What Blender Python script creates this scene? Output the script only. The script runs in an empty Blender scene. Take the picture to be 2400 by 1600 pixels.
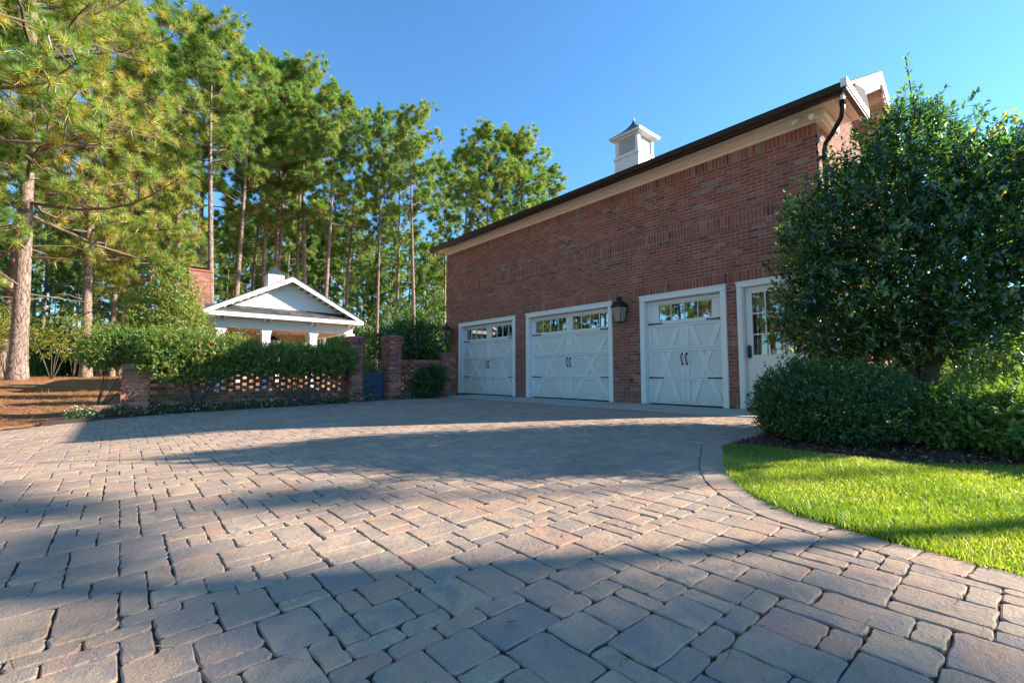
import bpy, math, random
import numpy as np
from mathutils import Vector
random.seed(7); np.random.seed(7)
PI = math.pi; R_ = math.radians
scene = bpy.context.scene
COL = scene.collection

# ------------------------------------------------------------------ camera, sky, sun, exposure
# world frame: the garage front runs along X (plane Y = 8.5), the camera stands near the origin looking to its left corner
YAW = R_(49.3); PITCH = math.atan(77 / 1067.0); HC = 0.62
cam_d = bpy.data.cameras.new('camera'); cam = bpy.data.objects.new('camera', cam_d); COL.objects.link(cam)
cam_d.sensor_width = 36.0; cam_d.lens = 16.0; cam_d.clip_end = 800; cam_d.clip_start = 0.02
cam.location = (0, 0, HC); cam.rotation_euler = (PI / 2 + PITCH, 0, YAW)
scene.camera = cam
SUN_AZ = math.atan2(0.55, 0.835)      # from +Y towards +X
SUN_EL = R_(27)
world = bpy.data.worlds.new('World'); scene.world = world; world.use_nodes = True
wn = world.node_tree; bg = wn.nodes['Background']
sky = wn.nodes.new('ShaderNodeTexSky'); sky.sky_type = 'NISHITA'; sky.sun_disc = False
sky.sun_elevation = SUN_EL; sky.sun_rotation = SUN_AZ; sky.altitude = 0; sky.air_density = 1.0
sky.dust_density = 0.15; sky.ozone_density = 2.0
tint = wn.nodes.new('ShaderNodeMix'); tint.data_type = 'RGBA'; tint.blend_type = 'MULTIPLY'; tint.inputs[0].default_value = 1.0
tint.inputs[7].default_value = (0.66, 1.11, 1.37, 1)
wn.links.new(sky.outputs[0], tint.inputs[6]); wn.links.new(tint.outputs[2], bg.inputs[0]); bg.inputs[1].default_value = 0.084
sd = bpy.data.lights.new('sun', 'SUN'); sd.energy = 5.0; sd.angle = R_(0.5); sd.color = (1.0, 0.86, 0.69)
sun = bpy.data.objects.new('sun', sd); COL.objects.link(sun)
SDIR = Vector((math.sin(SUN_AZ) * math.cos(SUN_EL), math.cos(SUN_AZ) * math.cos(SUN_EL), math.sin(SUN_EL)))
sun.rotation_euler = SDIR.to_track_quat('Z', 'Y').to_euler()
scene.view_settings.view_transform = 'Standard'; scene.view_settings.look = 'None'
scene.view_settings.exposure = 1.48; scene.view_settings.gamma = 1.0
scene.view_settings.use_curve_mapping = False
scene.render.engine = 'CYCLES'
scene.cycles.max_bounces = 6; scene.cycles.diffuse_bounces = 3; scene.cycles.glossy_bounces = 3
scene.cycles.transmission_bounces = 4; scene.cycles.transparent_max_bounces = 8
scene.cycles.sample_clamp_indirect = 6.0; scene.cycles.use_denoising = True

CY, SY = math.cos(YAW), math.sin(YAW)
def place(lat, d):            # a spot lat metres to the right and d metres ahead of the viewpoint
    return (CY * lat - SY * d, SY * lat + CY * d)
def spot(px, d, s=0.0):       # px = column in the 2352-wide view, s = height/distance where it was read
    return place((px - 1176) / 1046.0 * d * (1 + 0.0722 * s), d)
def topz(py, d):
    v = (784 - py) / 1046.0
    return HC + d * (v + 0.0722) / (1 - 0.0722 * v)
def view(p):                  # column, row, depth in the 2400-wide picture: used only to rank pieces by size in view
    x, y, z = p[0], p[1], p[2] - HC
    f = -SY * x + CY * y; r = CY * x + SY * y
    c, s = math.cos(PITCH), math.sin(PITCH)
    F = f * c + z * s; U = -f * s + z * c
    if F < 0.05: return (-9999, -9999, F)
    return (1200 + 1067 * r / F, 800 - 1067 * U / F, F)

# ------------------------------------------------------------------ tags and links
def tag(o, label=None, cat=None, group=None, kind=None):
    if label: o['label'] = label
    if cat: o['category'] = cat
    if group: o['group'] = group
    if kind: o['kind'] = kind
    return o
def link(o, parent=None):
    COL.objects.link(o)
    if parent is not None: o.parent = parent
    return o
def empty(name, loc=(0, 0, 0), rz=0, parent=None):
    o = bpy.data.objects.new(name, None); o.location = loc; o.rotation_euler = (0, 0, rz)
    o.empty_display_size = 0.1
    return link(o, parent)
def copy_tree(o, parent=None):
    c = o.copy(); link(c, parent)
    for ch in o.children: copy_tree(ch, c)
    return c

# ------------------------------------------------------------------ materials
class NT:
    def __init__(s, name):
        m = bpy.data.materials.new(name); m.use_nodes = True; s.m = m; s.t = m.node_tree
        s.b = s.t.nodes['Principled BSDF']; s.out = s.t.nodes['Material Output']
    def n(s, typ, **kw):
        nd = s.t.nodes.new(typ)
        for k, v in kw.items():
            if k in nd.inputs: nd.inputs[k].default_value = v
            else: setattr(nd, k, v)
        return nd
    def l(s, a, b): s.t.links.new(a, b)
    def co(s): return s.n('ShaderNodeTexCoord').outputs['Object']
    def geo(s): return s.n('ShaderNodeNewGeometry').outputs['Position']
    def mapping(s, src, scale):
        mp = s.n('ShaderNodeMapping'); mp.inputs['Scale'].default_value = scale; s.l(src, mp.inputs[0]); return mp.outputs[0]
    def noise(s, src, scale, detail=4, rough=0.55, dist=0.0):
        nd = s.n('ShaderNodeTexNoise'); nd.inputs['Scale'].default_value = scale; nd.inputs['Detail'].default_value = detail
        nd.inputs['Roughness'].default_value = rough; nd.inputs['Distortion'].default_value = dist
        if src: s.l(src, nd.inputs['Vector'])
        return nd.outputs['Fac']
    def ramp(s, src, stops, interp='LINEAR'):
        nd = s.n('ShaderNodeValToRGB'); cr = nd.color_ramp; cr.interpolation = interp
        while len(cr.elements) < len(stops): cr.elements.new(0.5)
        for e, (p, c) in zip(cr.elements, stops):
            e.position = p; e.color = (*c, 1) if len(c) == 3 else c
        s.l(src, nd.inputs[0]); return nd.outputs[0]
    def mix(s, fac, a, b, mode='MIX'):
        nd = s.n('ShaderNodeMix', data_type='RGBA', blend_type=mode)
        for i, v in ((0, fac), (6, a), (7, b)):
            if isinstance(v, (int, float)): nd.inputs[i].default_value = v
            elif isinstance(v, tuple): nd.inputs[i].default_value = (*v, 1)
            else: s.l(v, nd.inputs[i])
        return nd.outputs[2]
    def math(s, op, a, b=0.5):
        nd = s.n('ShaderNodeMath', operation=op)
        for i, v in ((0, a), (1, b)):
            if isinstance(v, (int, float)): nd.inputs[i].default_value = v
            else: s.l(v, nd.inputs[i])
        return nd.outputs[0]
    def bump(s, h, strength=0.4, dist=0.01):
        nd = s.n('ShaderNodeBump'); nd.inputs['Strength'].default_value = strength; nd.inputs['Distance'].default_value = dist
        s.l(h, nd.inputs['Height']); s.l(nd.outputs[0], s.b.inputs['Normal'])
    def tone(s):
        return s.n('ShaderNodeAttribute', attribute_name='tone').outputs['Fac']
    def col(s, c):
        if isinstance(c, tuple): s.b.inputs['Base Color'].default_value = (*c, 1)
        else: s.l(c, s.b.inputs['Base Color'])
    def set(s, **kw):
        for k, v in kw.items(): s.b.inputs[k.replace('_', ' ')].default_value = v
        return s

def plain(name, c, rough=0.5, metal=0.0, var=0.12, scale=6.0, bump=0.0, spec=0.5):
    t = NT(name); g = t.geo()
    n = t.noise(g, scale, 5)
    t.col(t.mix(n, tuple(x * (1 - var) for x in c), tuple(min(1, x * (1 + var)) for x in c)))
    t.set(Roughness=rough, Metallic=metal, Specular_IOR_Level=spec)
    if bump: t.bump(t.noise(g, scale * 12, 3), bump, 0.004)
    return t.m

def brick_mat(name, stops, spots=0.35):
    t = NT(name); g = t.geo()
    c = t.ramp(t.tone(), stops)
    n = t.noise(g, 22, 6, 0.65)
    c = t.mix(t.math('MULTIPLY', t.ramp(n, [(0.42, (0, 0, 0)), (0.75, (1, 1, 1))]), spots), c, (0.30, 0.22, 0.19))
    n2 = t.noise(g, 1.1, 3)
    c = t.mix(0.35, c, t.ramp(n2, [(0.3, (0.7, 0.7, 0.7)), (0.7, (1.25, 1.2, 1.15))]), 'MULTIPLY')
    eff = t.ramp(t.noise(g, 2.1, 6, 0.7), [(0.56, (0, 0, 0)), (0.8, (1, 1, 1))])
    c = t.mix(t.math('MULTIPLY', eff, 0.25), c, (0.38, 0.34, 0.33))
    t.col(c); t.set(Roughness=0.88, Specular_IOR_Level=0.25)
    t.bump(t.noise(g, 140, 4), 0.55, 0.004)
    return t.m
M = {}
M['brick'] = brick_mat('red_brick', [(0.0, (0.10, 0.052, 0.05)), (0.1, (0.17, 0.072, 0.06)), (0.2, (0.27, 0.072, 0.052)), (0.45, (0.285, 0.078, 0.050)),
                                     (0.7, (0.325, 0.090, 0.055)), (0.86, (0.36, 0.12, 0.075)), (0.93, (0.33, 0.18, 0.15)), (1.0, (0.22, 0.18, 0.18))])
M['brick_wall'] = brick_mat('garden_brick', [(0.0, (0.15, 0.06, 0.05)), (0.4, (0.33, 0.105, 0.07)), (0.8, (0.43, 0.14, 0.09)), (1.0, (0.5, 0.21, 0.14))], 0.25)
def mortar_mat():
    t = NT('mortar'); g = t.geo()
    t.col(t.ramp(t.noise(g, 2.0, 5), [(0.3, (0.24, 0.20, 0.16)), (0.55, (0.32, 0.27, 0.22)), (0.75, (0.41, 0.365, 0.31))]))
    t.set(Roughness=0.95); t.bump(t.noise(g, 90, 3), 0.5, 0.004); return t.m
M['mortar'] = mortar_mat()
def paver_mat():
    t = NT('paver'); g = t.geo(); tn = t.tone()
    base = t.ramp(tn, [(0.0, (0.28, 0.235, 0.205)), (0.22, (0.40, 0.31, 0.235)), (0.45, (0.50, 0.37, 0.255)), (0.62, (0.37, 0.285, 0.22)), (0.8, (0.46, 0.31, 0.22)), (0.92, (0.45, 0.345, 0.245)), (1.0, (0.49, 0.30, 0.205))])
    off = t.n('ShaderNodeVectorMath', operation='ADD'); t.l(g, off.inputs[0]); sc_ = t.n('ShaderNodeCombineXYZ'); t.l(t.math('MULTIPLY', tn, 37.0), sc_.inputs[0]); t.l(t.math('MULTIPLY', tn, 91.0), sc_.inputs[1]); t.l(sc_.outputs[0], off.inputs[1])
    gg = off.outputs[0]
    c = t.mix(t.ramp(t.noise(gg, 7.0, 4, 0.6, 0.8), [(0.44, (0, 0, 0)), (0.60, (0.85, 0.85, 0.85))]), base, (0.30, 0.25, 0.225))
    c = t.mix(t.math('MULTIPLY', t.ramp(t.noise(gg, 5.6, 3, 0.5, 0.5), [(0.52, (0, 0, 0)), (0.68, (1, 1, 1))]), 0.65), c, (0.50, 0.31, 0.215))
    grit = t.noise(g, 260, 2, 0.5)
    c = t.mix(0.55, c, t.ramp(grit, [(0.3, (0.62, 0.62, 0.62)), (0.5, (1, 1, 1)), (0.7, (1.3, 1.28, 1.25))]), 'MULTIPLY')
    sp = t.ramp(t.noise(g, 420, 1), [(0.70, (0, 0, 0)), (0.76, (1, 1, 1))])
    c = t.mix(t.math('MULTIPLY', sp, 0.5), c, (0.6, 0.57, 0.52))
    stain = t.ramp(t.noise(g, 0.8, 4, 0.6), [(0.3, (0.72, 0.72, 0.74)), (0.6, (1.05, 1.05, 1.05))])
    c = t.mix(0.7, c, stain, 'MULTIPLY')
    t.col(c); t.set(Roughness=0.75, Specular_IOR_Level=0.35)
    h = t.math('ADD', t.math('MULTIPLY', t.noise(g, 30, 6, 0.68, 0.6), 1.0), t.math('MULTIPLY', grit, 0.3))
    t.bump(h, 0.75, 0.011); return t.m
M['paver'] = paver_mat()
M['joint'] = plain('joint_sand', (0.035, 0.029, 0.023), 0.95, var=0.5, scale=14, bump=0.6)
M['concrete'] = plain('pale_concrete', (0.42, 0.42, 0.39), 0.85, var=0.16, scale=1.8, bump=0.4)
M['white'] = plain('white_paint', (0.80, 0.80, 0.78), 0.42, var=0.03, scale=3)
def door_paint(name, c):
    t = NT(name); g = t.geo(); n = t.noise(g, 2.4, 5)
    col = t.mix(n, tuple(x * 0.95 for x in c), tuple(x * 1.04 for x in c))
    sep = t.n('ShaderNodeSeparateXYZ'); t.l(g, sep.inputs[0])
    low = t.ramp(sep.outputs[2], [(0.0, (1, 1, 1)), (0.22, (0, 0, 0))])
    d = t.math('MULTIPLY', t.math('MULTIPLY', low, t.ramp(t.noise(t.mapping(g, (1, 1, 0.4)), 16, 6, 0.7), [(0.35, (0, 0, 0)), (0.7, (1, 1, 1))])), 0.6)
    t.col(t.mix(d, col, (0.34, 0.30, 0.25))); t.set(Roughness=0.48); t.bump(t.noise(t.mapping(g, (1, 1, 0.05)), 90, 4, 0.6), 0.22, 0.004); return t.m
M['door_white'] = door_paint('door_white_paint', (0.76, 0.765, 0.755))
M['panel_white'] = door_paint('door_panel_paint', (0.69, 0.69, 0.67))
M['cream'] = plain('cream_trim', (0.82, 0.75, 0.64), 0.5, var=0.05, scale=4)
M['bronze'] = plain('dark_bronze', (0.024, 0.019, 0.018), 0.35, metal=0.5, var=0.2, scale=5)
M['black'] = plain('black_iron', (0.012, 0.012, 0.013), 0.38, metal=0.4, var=0.2)
M['blue_metal'] = plain('patinated_metal_roof', (0.06, 0.085, 0.105), 0.35, metal=0.5, var=0.25)
M['gate_blue'] = plain('slate_blue_paint', (0.018, 0.050, 0.085), 0.45, var=0.15)
M['brass'] = plain('aged_brass', (0.25, 0.17, 0.07), 0.4, metal=0.9)
M['curtain'] = plain('linen_curtain', (0.62, 0.58, 0.46), 0.9, var=0.08, scale=9)
M['dark'] = plain('dark_interior', (0.02, 0.02, 0.02), 0.9)
M['tan'] = plain('tan_plaster', (0.40, 0.35, 0.28), 0.8, var=0.06)
M['lamp_white'] = plain('off_white_plastic', (0.7, 0.68, 0.6), 0.4)
def shingle():
    t = NT('shingle'); g = t.geo()
    c = t.ramp(t.tone(), [(0, (0.03, 0.032, 0.036)), (0.5, (0.06, 0.063, 0.068)), (1, (0.105, 0.105, 0.105))])
    t.col(t.mix(0.5, c, t.ramp(t.noise(g, 60, 3), [(0.3, (0.6, 0.6, 0.6)), (0.7, (1.4, 1.4, 1.4))]), 'MULTIPLY')); t.set(Roughness=0.95); return t.m
M['shingle'] = shingle()
def glass_mat(name, opaque=True):
    t = NT(name)
    if opaque:
        t.col((0.006, 0.008, 0.009)); t.set(Roughness=0.015, IOR=2.3, Specular_IOR_Level=0.9)
    else:
        tr = t.n('ShaderNodeBsdfTransparent'); tr.inputs[0].default_value = (0.85, 0.88, 0.86, 1)
        gl = t.n('ShaderNodeBsdfGlossy'); gl.inputs['Roughness'].default_value = 0.015
        fr = t.n('ShaderNodeFresnel'); fr.inputs[0].default_value = 1.9
        mx = t.n('ShaderNodeMixShader'); t.l(fr.outputs[0], mx.inputs[0]); t.l(tr.outputs[0], mx.inputs[1]); t.l(gl.outputs[0], mx.inputs[2])
        t.l(mx.outputs[0], t.out.inputs[0])
    return t.m
def reflection_tint():
    t = NT('reflection_tint_glass'); t.col((0.5, 0.42, 0.36)); t.set(Roughness=0.12, Alpha=0.5); return t.m  # pinkish reflection on the lantern panes, put into the colour of half-clear glass
M['reflection_tint'] = reflection_tint()
M['glass'] = glass_mat('window_glass'); M['clear'] = glass_mat('clear_glass', False)
def bark_mat(name, a, b, c):
    t = NT(name); o = t.co()
    v = t.n('ShaderNodeTexVoronoi', feature='DISTANCE_TO_EDGE'); v.inputs['Scale'].default_value = 9.0
    warp = t.mix(0.35, t.mapping(o, (1, 1, 0.38)), t.n('ShaderNodeTexNoise', Scale=4.0).outputs['Color'])
    t.l(warp, v.inputs['Vector'])
    e = t.ramp(v.outputs[0], [(0.0, (0.25, 0.25, 0.25)), (0.07, (1, 1, 1))])
    n = t.noise(t.mapping(o, (1, 1, 0.35)), 14, 6, 0.7)
    cc = t.ramp(n, [(0.3, a), (0.55, b), (0.75, c)])
    cc = t.mix(e, tuple(x * 0.32 for x in a), cc)
    t.col(cc); t.set(Roughness=0.95, Specular_IOR_Level=0.15)
    t.bump(t.math('ADD', e, n), 0.9, 0.035); return t.m
M['bark'] = bark_mat('pine_bark', (0.15, 0.105, 0.085), (0.31, 0.235, 0.20), (0.46, 0.38, 0.34))
M['twig'] = plain('twig_bark', (0.16, 0.12, 0.10), 0.95, var=0.35, scale=8)
M['greybark'] = plain('grey_bark', (0.085, 0.065, 0.05), 0.9, var=0.3, scale=20)
def leaf_mat(name, stops, gloss=0.08, rough=0.35, trans=0.4, tboost=1.5):
    t = NT(name)
    c = t.ramp(t.tone(), stops)
    dif = t.n('ShaderNodeBsdfDiffuse'); t.l(c, dif.inputs[0])
    tr = t.n('ShaderNodeBsdfTranslucent'); t.l(t.mix(1.0, c, (tboost * 1.05, tboost * 1.1, tboost * 0.5), 'MULTIPLY'), tr.inputs[0])
    m1 = t.n('ShaderNodeMixShader'); m1.inputs[0].default_value = trans
    t.l(dif.outputs[0], m1.inputs[1]); t.l(tr.outputs[0], m1.inputs[2])
    gl = t.n('ShaderNodeBsdfGlossy'); gl.inputs['Roughness'].default_value = rough; gl.inputs[0].default_value = (0.9, 0.95, 1.0, 1)
    m2 = t.n('ShaderNodeMixShader'); m2.inputs[0].default_value = gloss
    t.l(m1.outputs[0], m2.inputs[1]); t.l(gl.outputs[0], m2.inputs[2]); t.l(m2.outputs[0], t.out.inputs[0])
    return t.m
M['needle'] = leaf_mat('pine_needles', [(0, (0.055, 0.125, 0.03)), (0.35, (0.115, 0.23, 0.05)), (0.6, (0.21, 0.33, 0.065)), (0.78, (0.33, 0.38, 0.08)), (0.9, (0.58, 0.42, 0.11)), (1, (0.50, 0.22, 0.09))], 0.05, 0.4, 0.42, 1.7)
M['holly'] = leaf_mat('holly_leaf', [(0, (0.014, 0.038, 0.016)), (0.5, (0.032, 0.078, 0.024)), (0.8, (0.075, 0.15, 0.028)), (0.95, (0.19, 0.23, 0.03)), (1, (0.3, 0.26, 0.03))], 0.085, 0.26, 0.42, 4.0)
M['box'] = leaf_mat('boxwood_leaf', [(0, (0.028, 0.065, 0.02)), (0.6, (0.058, 0.12, 0.03)), (1, (0.11, 0.18, 0.035))], 0.05, 0.35, 0.38, 2.4)
M['hedge'] = leaf_mat('hedge_leaf', [(0, (0.05, 0.11, 0.03)), (0.5, (0.11, 0.21, 0.045)), (0.85, (0.21, 0.29, 0.06)), (0.95, (0.30, 0.32, 0.08)), (1, (0.36, 0.2, 0.07))], 0.035, 0.45, 0.42, 1.6)
M['lime'] = leaf_mat('lime_leaf', [(0, (0.08, 0.14, 0.02)), (0.6, (0.17, 0.25, 0.035)), (1, (0.28, 0.33, 0.05))], 0.07, 0.35, 0.4, 1.5)
M['autumn'] = leaf_mat('autumn_leaf', [(0, (0.08, 0.13, 0.02)), (0.4, (0.19, 0.24, 0.03)), (0.75, (0.38, 0.34, 0.04)), (1, (0.45, 0.2, 0.03))], 0.04, 0.4, 0.45, 1.5)
M['grass'] = leaf_mat('lawn_blade', [(0, (0.08, 0.15, 0.012)), (0.45, (0.165, 0.235, 0.018)), (0.8, (0.28, 0.32, 0.03)), (0.93, (0.36, 0.38, 0.08)), (1, (0.5, 0.43, 0.22))], 0.05, 0.4, 0.5, 2.2)
M['petal'] = leaf_mat('white_petal', [(0, (0.5, 0.52, 0.5)), (1, (0.75, 0.76, 0.74))], 0.03, 0.4, 0.3, 1.0)
def straw_mat():
    t = NT('pine_straw'); g = t.geo()
    n = t.noise(g, 0.55, 5, 0.6); n2 = t.noise(g, 24, 6, 0.75, 0.8)
    c = t.ramp(n2, [(0.25, (0.15, 0.07, 0.03)), (0.5, (0.42, 0.20, 0.09)), (0.75, (0.66, 0.37, 0.17))])
    c = t.mix(t.ramp(n, [(0.45, (0, 0, 0)), (0.7, (0.6, 0.6, 0.6))]), c, (0.33, 0.19, 0.10))
    t.col(c); t.set(Roughness=0.95); t.bump(n2, 0.9, 0.03); return t.m
M['straw'] = straw_mat()
def soil(name, a, b, sc=30):
    t = NT(name); g = t.geo(); n = t.noise(g, sc, 6, 0.7)
    t.col(t.ramp(n, [(0.3, a), (0.7, b)])); t.set(Roughness=0.95); t.bump(n, 1.0, 0.03); return t.m
M['mulch'] = soil('bark_mulch', (0.03, 0.016, 0.012), (0.13, 0.07, 0.05))
M['turf'] = soil('turf_soil', (0.02, 0.035, 0.010), (0.05, 0.09, 0.02), 40)
M['chip'] = leaf_mat('mulch_chip', [(0, (0.04, 0.02, 0.015)), (0.6, (0.13, 0.065, 0.045)), (0.9, (0.3, 0.17, 0.1)), (1, (0.45, 0.3, 0.18))], 0.02, 0.5, 0.1, 1.0)
M['strawn'] = leaf_mat('straw_needle', [(0, (0.16, 0.07, 0.03)), (0.6, (0.38, 0.19, 0.09)), (1, (0.55, 0.33, 0.17))], 0.03, 0.5, 0.15, 1.0)

# ------------------------------------------------------------------ mesh helpers
def mesh_np(name, V, F, mat, tone=None, smooth=False):
    V = np.asarray(V, dtype=np.float32).reshape(-1, 3); F = np.asarray(F, dtype=np.int32)
    nf, k = F.shape
    me = bpy.data.meshes.new(name)
    me.vertices.add(len(V)); me.vertices.foreach_set('co', V.ravel())
    me.loops.add(nf * k); me.loops.foreach_set('vertex_index', F.ravel())
    me.polygons.add(nf); me.polygons.foreach_set('loop_start', np.arange(0, nf * k, k, dtype=np.int32))
    me.polygons.foreach_set('use_smooth', np.full(nf, smooth, dtype=bool))
    me.update(calc_edges=True)
    if tone is not None:
        a = me.attributes.new('tone', 'FLOAT', 'FACE'); a.data.foreach_set('value', np.asarray(tone, dtype=np.float32))
    me.materials.append(M[mat] if isinstance(mat, str) else mat)
    return me
class MB:
    """collects shapes and links them as one mesh object"""
    def __init__(s): s.v = []; s.f = []; s.t = []
    def add(s, v, f, tone=0.5):
        o = len(s.v); s.v += [tuple(p) for p in v]; s.f += [tuple(i + o for i in q) for q in f]
        s.t += [tone] * len(f); return s
    def box(s, x0, x1, y0, y1, z0, z1, tone=0.5):
        v = [(x0, y0, z0), (x1, y0, z0), (x1, y1, z0), (x0, y1, z0), (x0, y0, z1), (x1, y0, z1), (x1, y1, z1), (x0, y1, z1)]
        return s.add(v, [(0, 3, 2, 1), (4, 5, 6, 7), (0, 1, 5, 4), (1, 2, 6, 5), (2, 3, 7, 6), (3, 0, 4, 7)], tone)
    def bbox(s, x0, x1, y0, y1, z0, z1, b=0.006, tone=0.5):
        """box with chamfered edges on its -Y face"""
        v = [(x0, y1, z0), (x1, y1, z0), (x1, y1, z1), (x0, y1, z1), (x0, y0 + b, z0), (x1, y0 + b, z0), (x1, y0 + b, z1), (x0, y0 + b, z1),
             (x0 + b, y0, z0 + b), (x1 - b, y0, z0 + b), (x1 - b, y0, z1 - b), (x0 + b, y0, z1 - b)]
        f = [(3, 2, 1, 0)] + [(i, (i + 1) % 4, 4 + (i + 1) % 4, 4 + i) for i in range(4)] + [(4 + i, 4 + (i + 1) % 4, 8 + (i + 1) % 4, 8 + i) for i in range(4)] + [(8, 9, 10, 11)]
        return s.add(v, f, tone)
    def prism(s, poly, axis, a0, a1, tone=0.5):
        """polygon (u, z) extruded along an axis: 'x' -> (a, u, z), 'y' -> (u, a, z), 'z' -> (u, w, a)"""
        n = len(poly)
        def P(u, w, a): return (a, u, w) if axis == 'x' else ((u, a, w) if axis == 'y' else (u, w, a))
        v = [P(u, w, a0) for u, w in poly] + [P(u, w, a1) for u, w in poly]
        f = [(i, (i + 1) % n, n + (i + 1) % n, n + i) for i in range(n)] + [tuple(range(n - 1, -1, -1)), tuple(range(n, 2 * n))]
        return s.add(v, f, tone)
    def slant(s, p0, p1, w, y0, y1, tone=0.5):
        """board in the XZ plane from p0 to p1, w wide, y0 to y1 deep"""
        (x0, z0), (x1, z1) = p0, p1; L = math.hypot(x1 - x0, z1 - z0); nx, nz = -(z1 - z0) / L * w / 2, (x1 - x0) / L * w / 2
        return s.prism([(x0 + nx, z0 + nz), (x0 - nx, z0 - nz), (x1 - nx, z1 - nz), (x1 + nx, z1 + nz)], 'y', y0, y1, tone)
    def tube(s, pts, rad, n=8, tone=0.5, cap=True, rect=None):
        pts = [Vector(p) for p in pts]; m = len(pts)
        if not hasattr(rad, '__len__'): rad = [rad] * m
        rings = []; prev = None
        for i, p in enumerate(pts):
            d = (pts[min(i + 1, m - 1)] - pts[max(i - 1, 0)]).normalized()
            if prev is None: a = d.orthogonal().normalized() if abs(d.z) < 0.99 else Vector((1, 0, 0))
            else: a = (prev - d * prev.dot(d)).normalized()
            prev = a; b = d.cross(a)
            rings.append([p + (a * math.cos(2 * PI * k / n) + b * math.sin(2 * PI * k / n)) * rad[i] for k in range(n)])
        v = [q for r in rings for q in r]
        f = [(i * n + k, i * n + (k + 1) % n, (i + 1) * n + (k + 1) % n, (i + 1) * n + k) for i in range(m - 1) for k in range(n)]
        if cap: f += [tuple(range(n - 1, -1, -1)), tuple((m - 1) * n + k for k in range(n))]
        return s.add(v, f, tone)
    def lathe(s, c, prof, n=16, tone=0.5):
        v = [(c[0] + r * math.cos(2 * PI * k / n), c[1] + r * math.sin(2 * PI * k / n), c[2] + z) for r, z in prof for k in range(n)]
        m = len(prof)
        f = [(i * n + k, i * n + (k + 1) % n, (i + 1) * n + (k + 1) % n, (i + 1) * n + k) for i in range(m - 1) for k in range(n)]
        f += [tuple(range(n - 1, -1, -1)), tuple((m - 1) * n + k for k in range(n))]
        return s.add(v, f, tone)
    def frustum(s, c, prof, tone=0.5, rot=PI / 4):
        """square sections (half side, z)"""
        v = [(c[0] + h * math.sqrt(2) * math.cos(rot + PI / 2 * k), c[1] + h * math.sqrt(2) * math.sin(rot + PI / 2 * k), c[2] + z) for h, z in prof for k in range(4)]
        m = len(prof)
        f = [(i * 4 + k, i * 4 + (k + 1) % 4, (i + 1) * 4 + (k + 1) % 4, (i + 1) * 4 + k) for i in range(m - 1) for k in range(4)]
        f += [(3, 2, 1, 0), tuple((m - 1) * 4 + k for k in range(4))]
        return s.add(v, f, tone)
    def mesh(s, name, mat, smooth=False):
        me = bpy.data.meshes.new(name); me.from_pydata(s.v, [], s.f)
        a = me.attributes.new('tone', 'FLOAT', 'FACE'); a.data.foreach_set('value', s.t)
        if smooth:
            for p in me.polygons: p.use_smooth = True
        me.materials.append(M[mat]); me.update(); return me
    def build(s, name, mat, parent=None, smooth=False, kind=None):
        o = link(bpy.data.objects.new(name, s.mesh(name, mat, smooth)), parent)
        if kind: o['kind'] = kind
        return o

def norm(a): return a / np.maximum(np.linalg.norm(a, axis=-1, keepdims=True), 1e-9)
def rnd_unit(n, rg): return norm(rg.normal(size=(n, 3)))

# ------------------------------------------------------------------ ground heights
def gz(x, y): return -0.02 - 0.02 * max(0.0, min(10.0, 6.0 - y))
def land(x, y):
    d = -SY * x + CY * y
    base = gz(x, y) - 0.015
    if x < -11.3:
        k = min(1.0, (-11.3 - x) / 6.0); base = base * (1 - k) + k * (-0.02 if y > -1 else -0.06)
    r = min(1.0, max(0.0, (math.hypot(x, y) - 18) / 14.0)); r = r * r * (3 - 2 * r)
    return base + r * 0.5 if x < -9 else base

def grid_patch(name, xs, ys, zf, mat, inside=None, kind='structure'):
    nx, ny = len(xs), len(ys)
    V = [(x, y, zf(x, y)) for y in ys for x in xs]
    F = [(j * nx + i, j * nx + i + 1, (j + 1) * nx + i + 1, (j + 1) * nx + i) for j in range(ny - 1) for i in range(nx - 1)
         if inside is None or inside((xs[i] + xs[i + 1]) / 2, (ys[j] + ys[j + 1]) / 2)]
    me = mesh_np(name, V, F, mat, smooth=True); o = link(bpy.data.objects.new(name, me)); o['kind'] = kind
    return o
def lin(a, b, s):
    n = int(round((b - a) / s)); return [a + (b - a) * i / n for i in range(n + 1)]
xs = lin(-400, -100, 30) + lin(-100, -40, 5)[1:] + lin(-40, 12, 1.0)[1:] + lin(12, 100, 11)[1:] + [250, 400]
ys = [-400, -250] + lin(-120, -20, 10) + lin(-20, 30, 1.0)[1:] + lin(30, 130, 10)[1:] + [250, 400]
def ground_z(x, y):
    z = land(x, y)
    if -11.2 < x < 6 and y < 10: z -= 0.11
    return z + 0.02 * math.sin(x * 1.3) * math.sin(y * 1.7) * (1 if x < -12 or y < -8 else 0)
grid_patch('ground', xs, ys, ground_z, 'straw')
o = bpy.data.objects['ground']; tag(o, 'rust brown pine straw ground under the pines')

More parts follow.
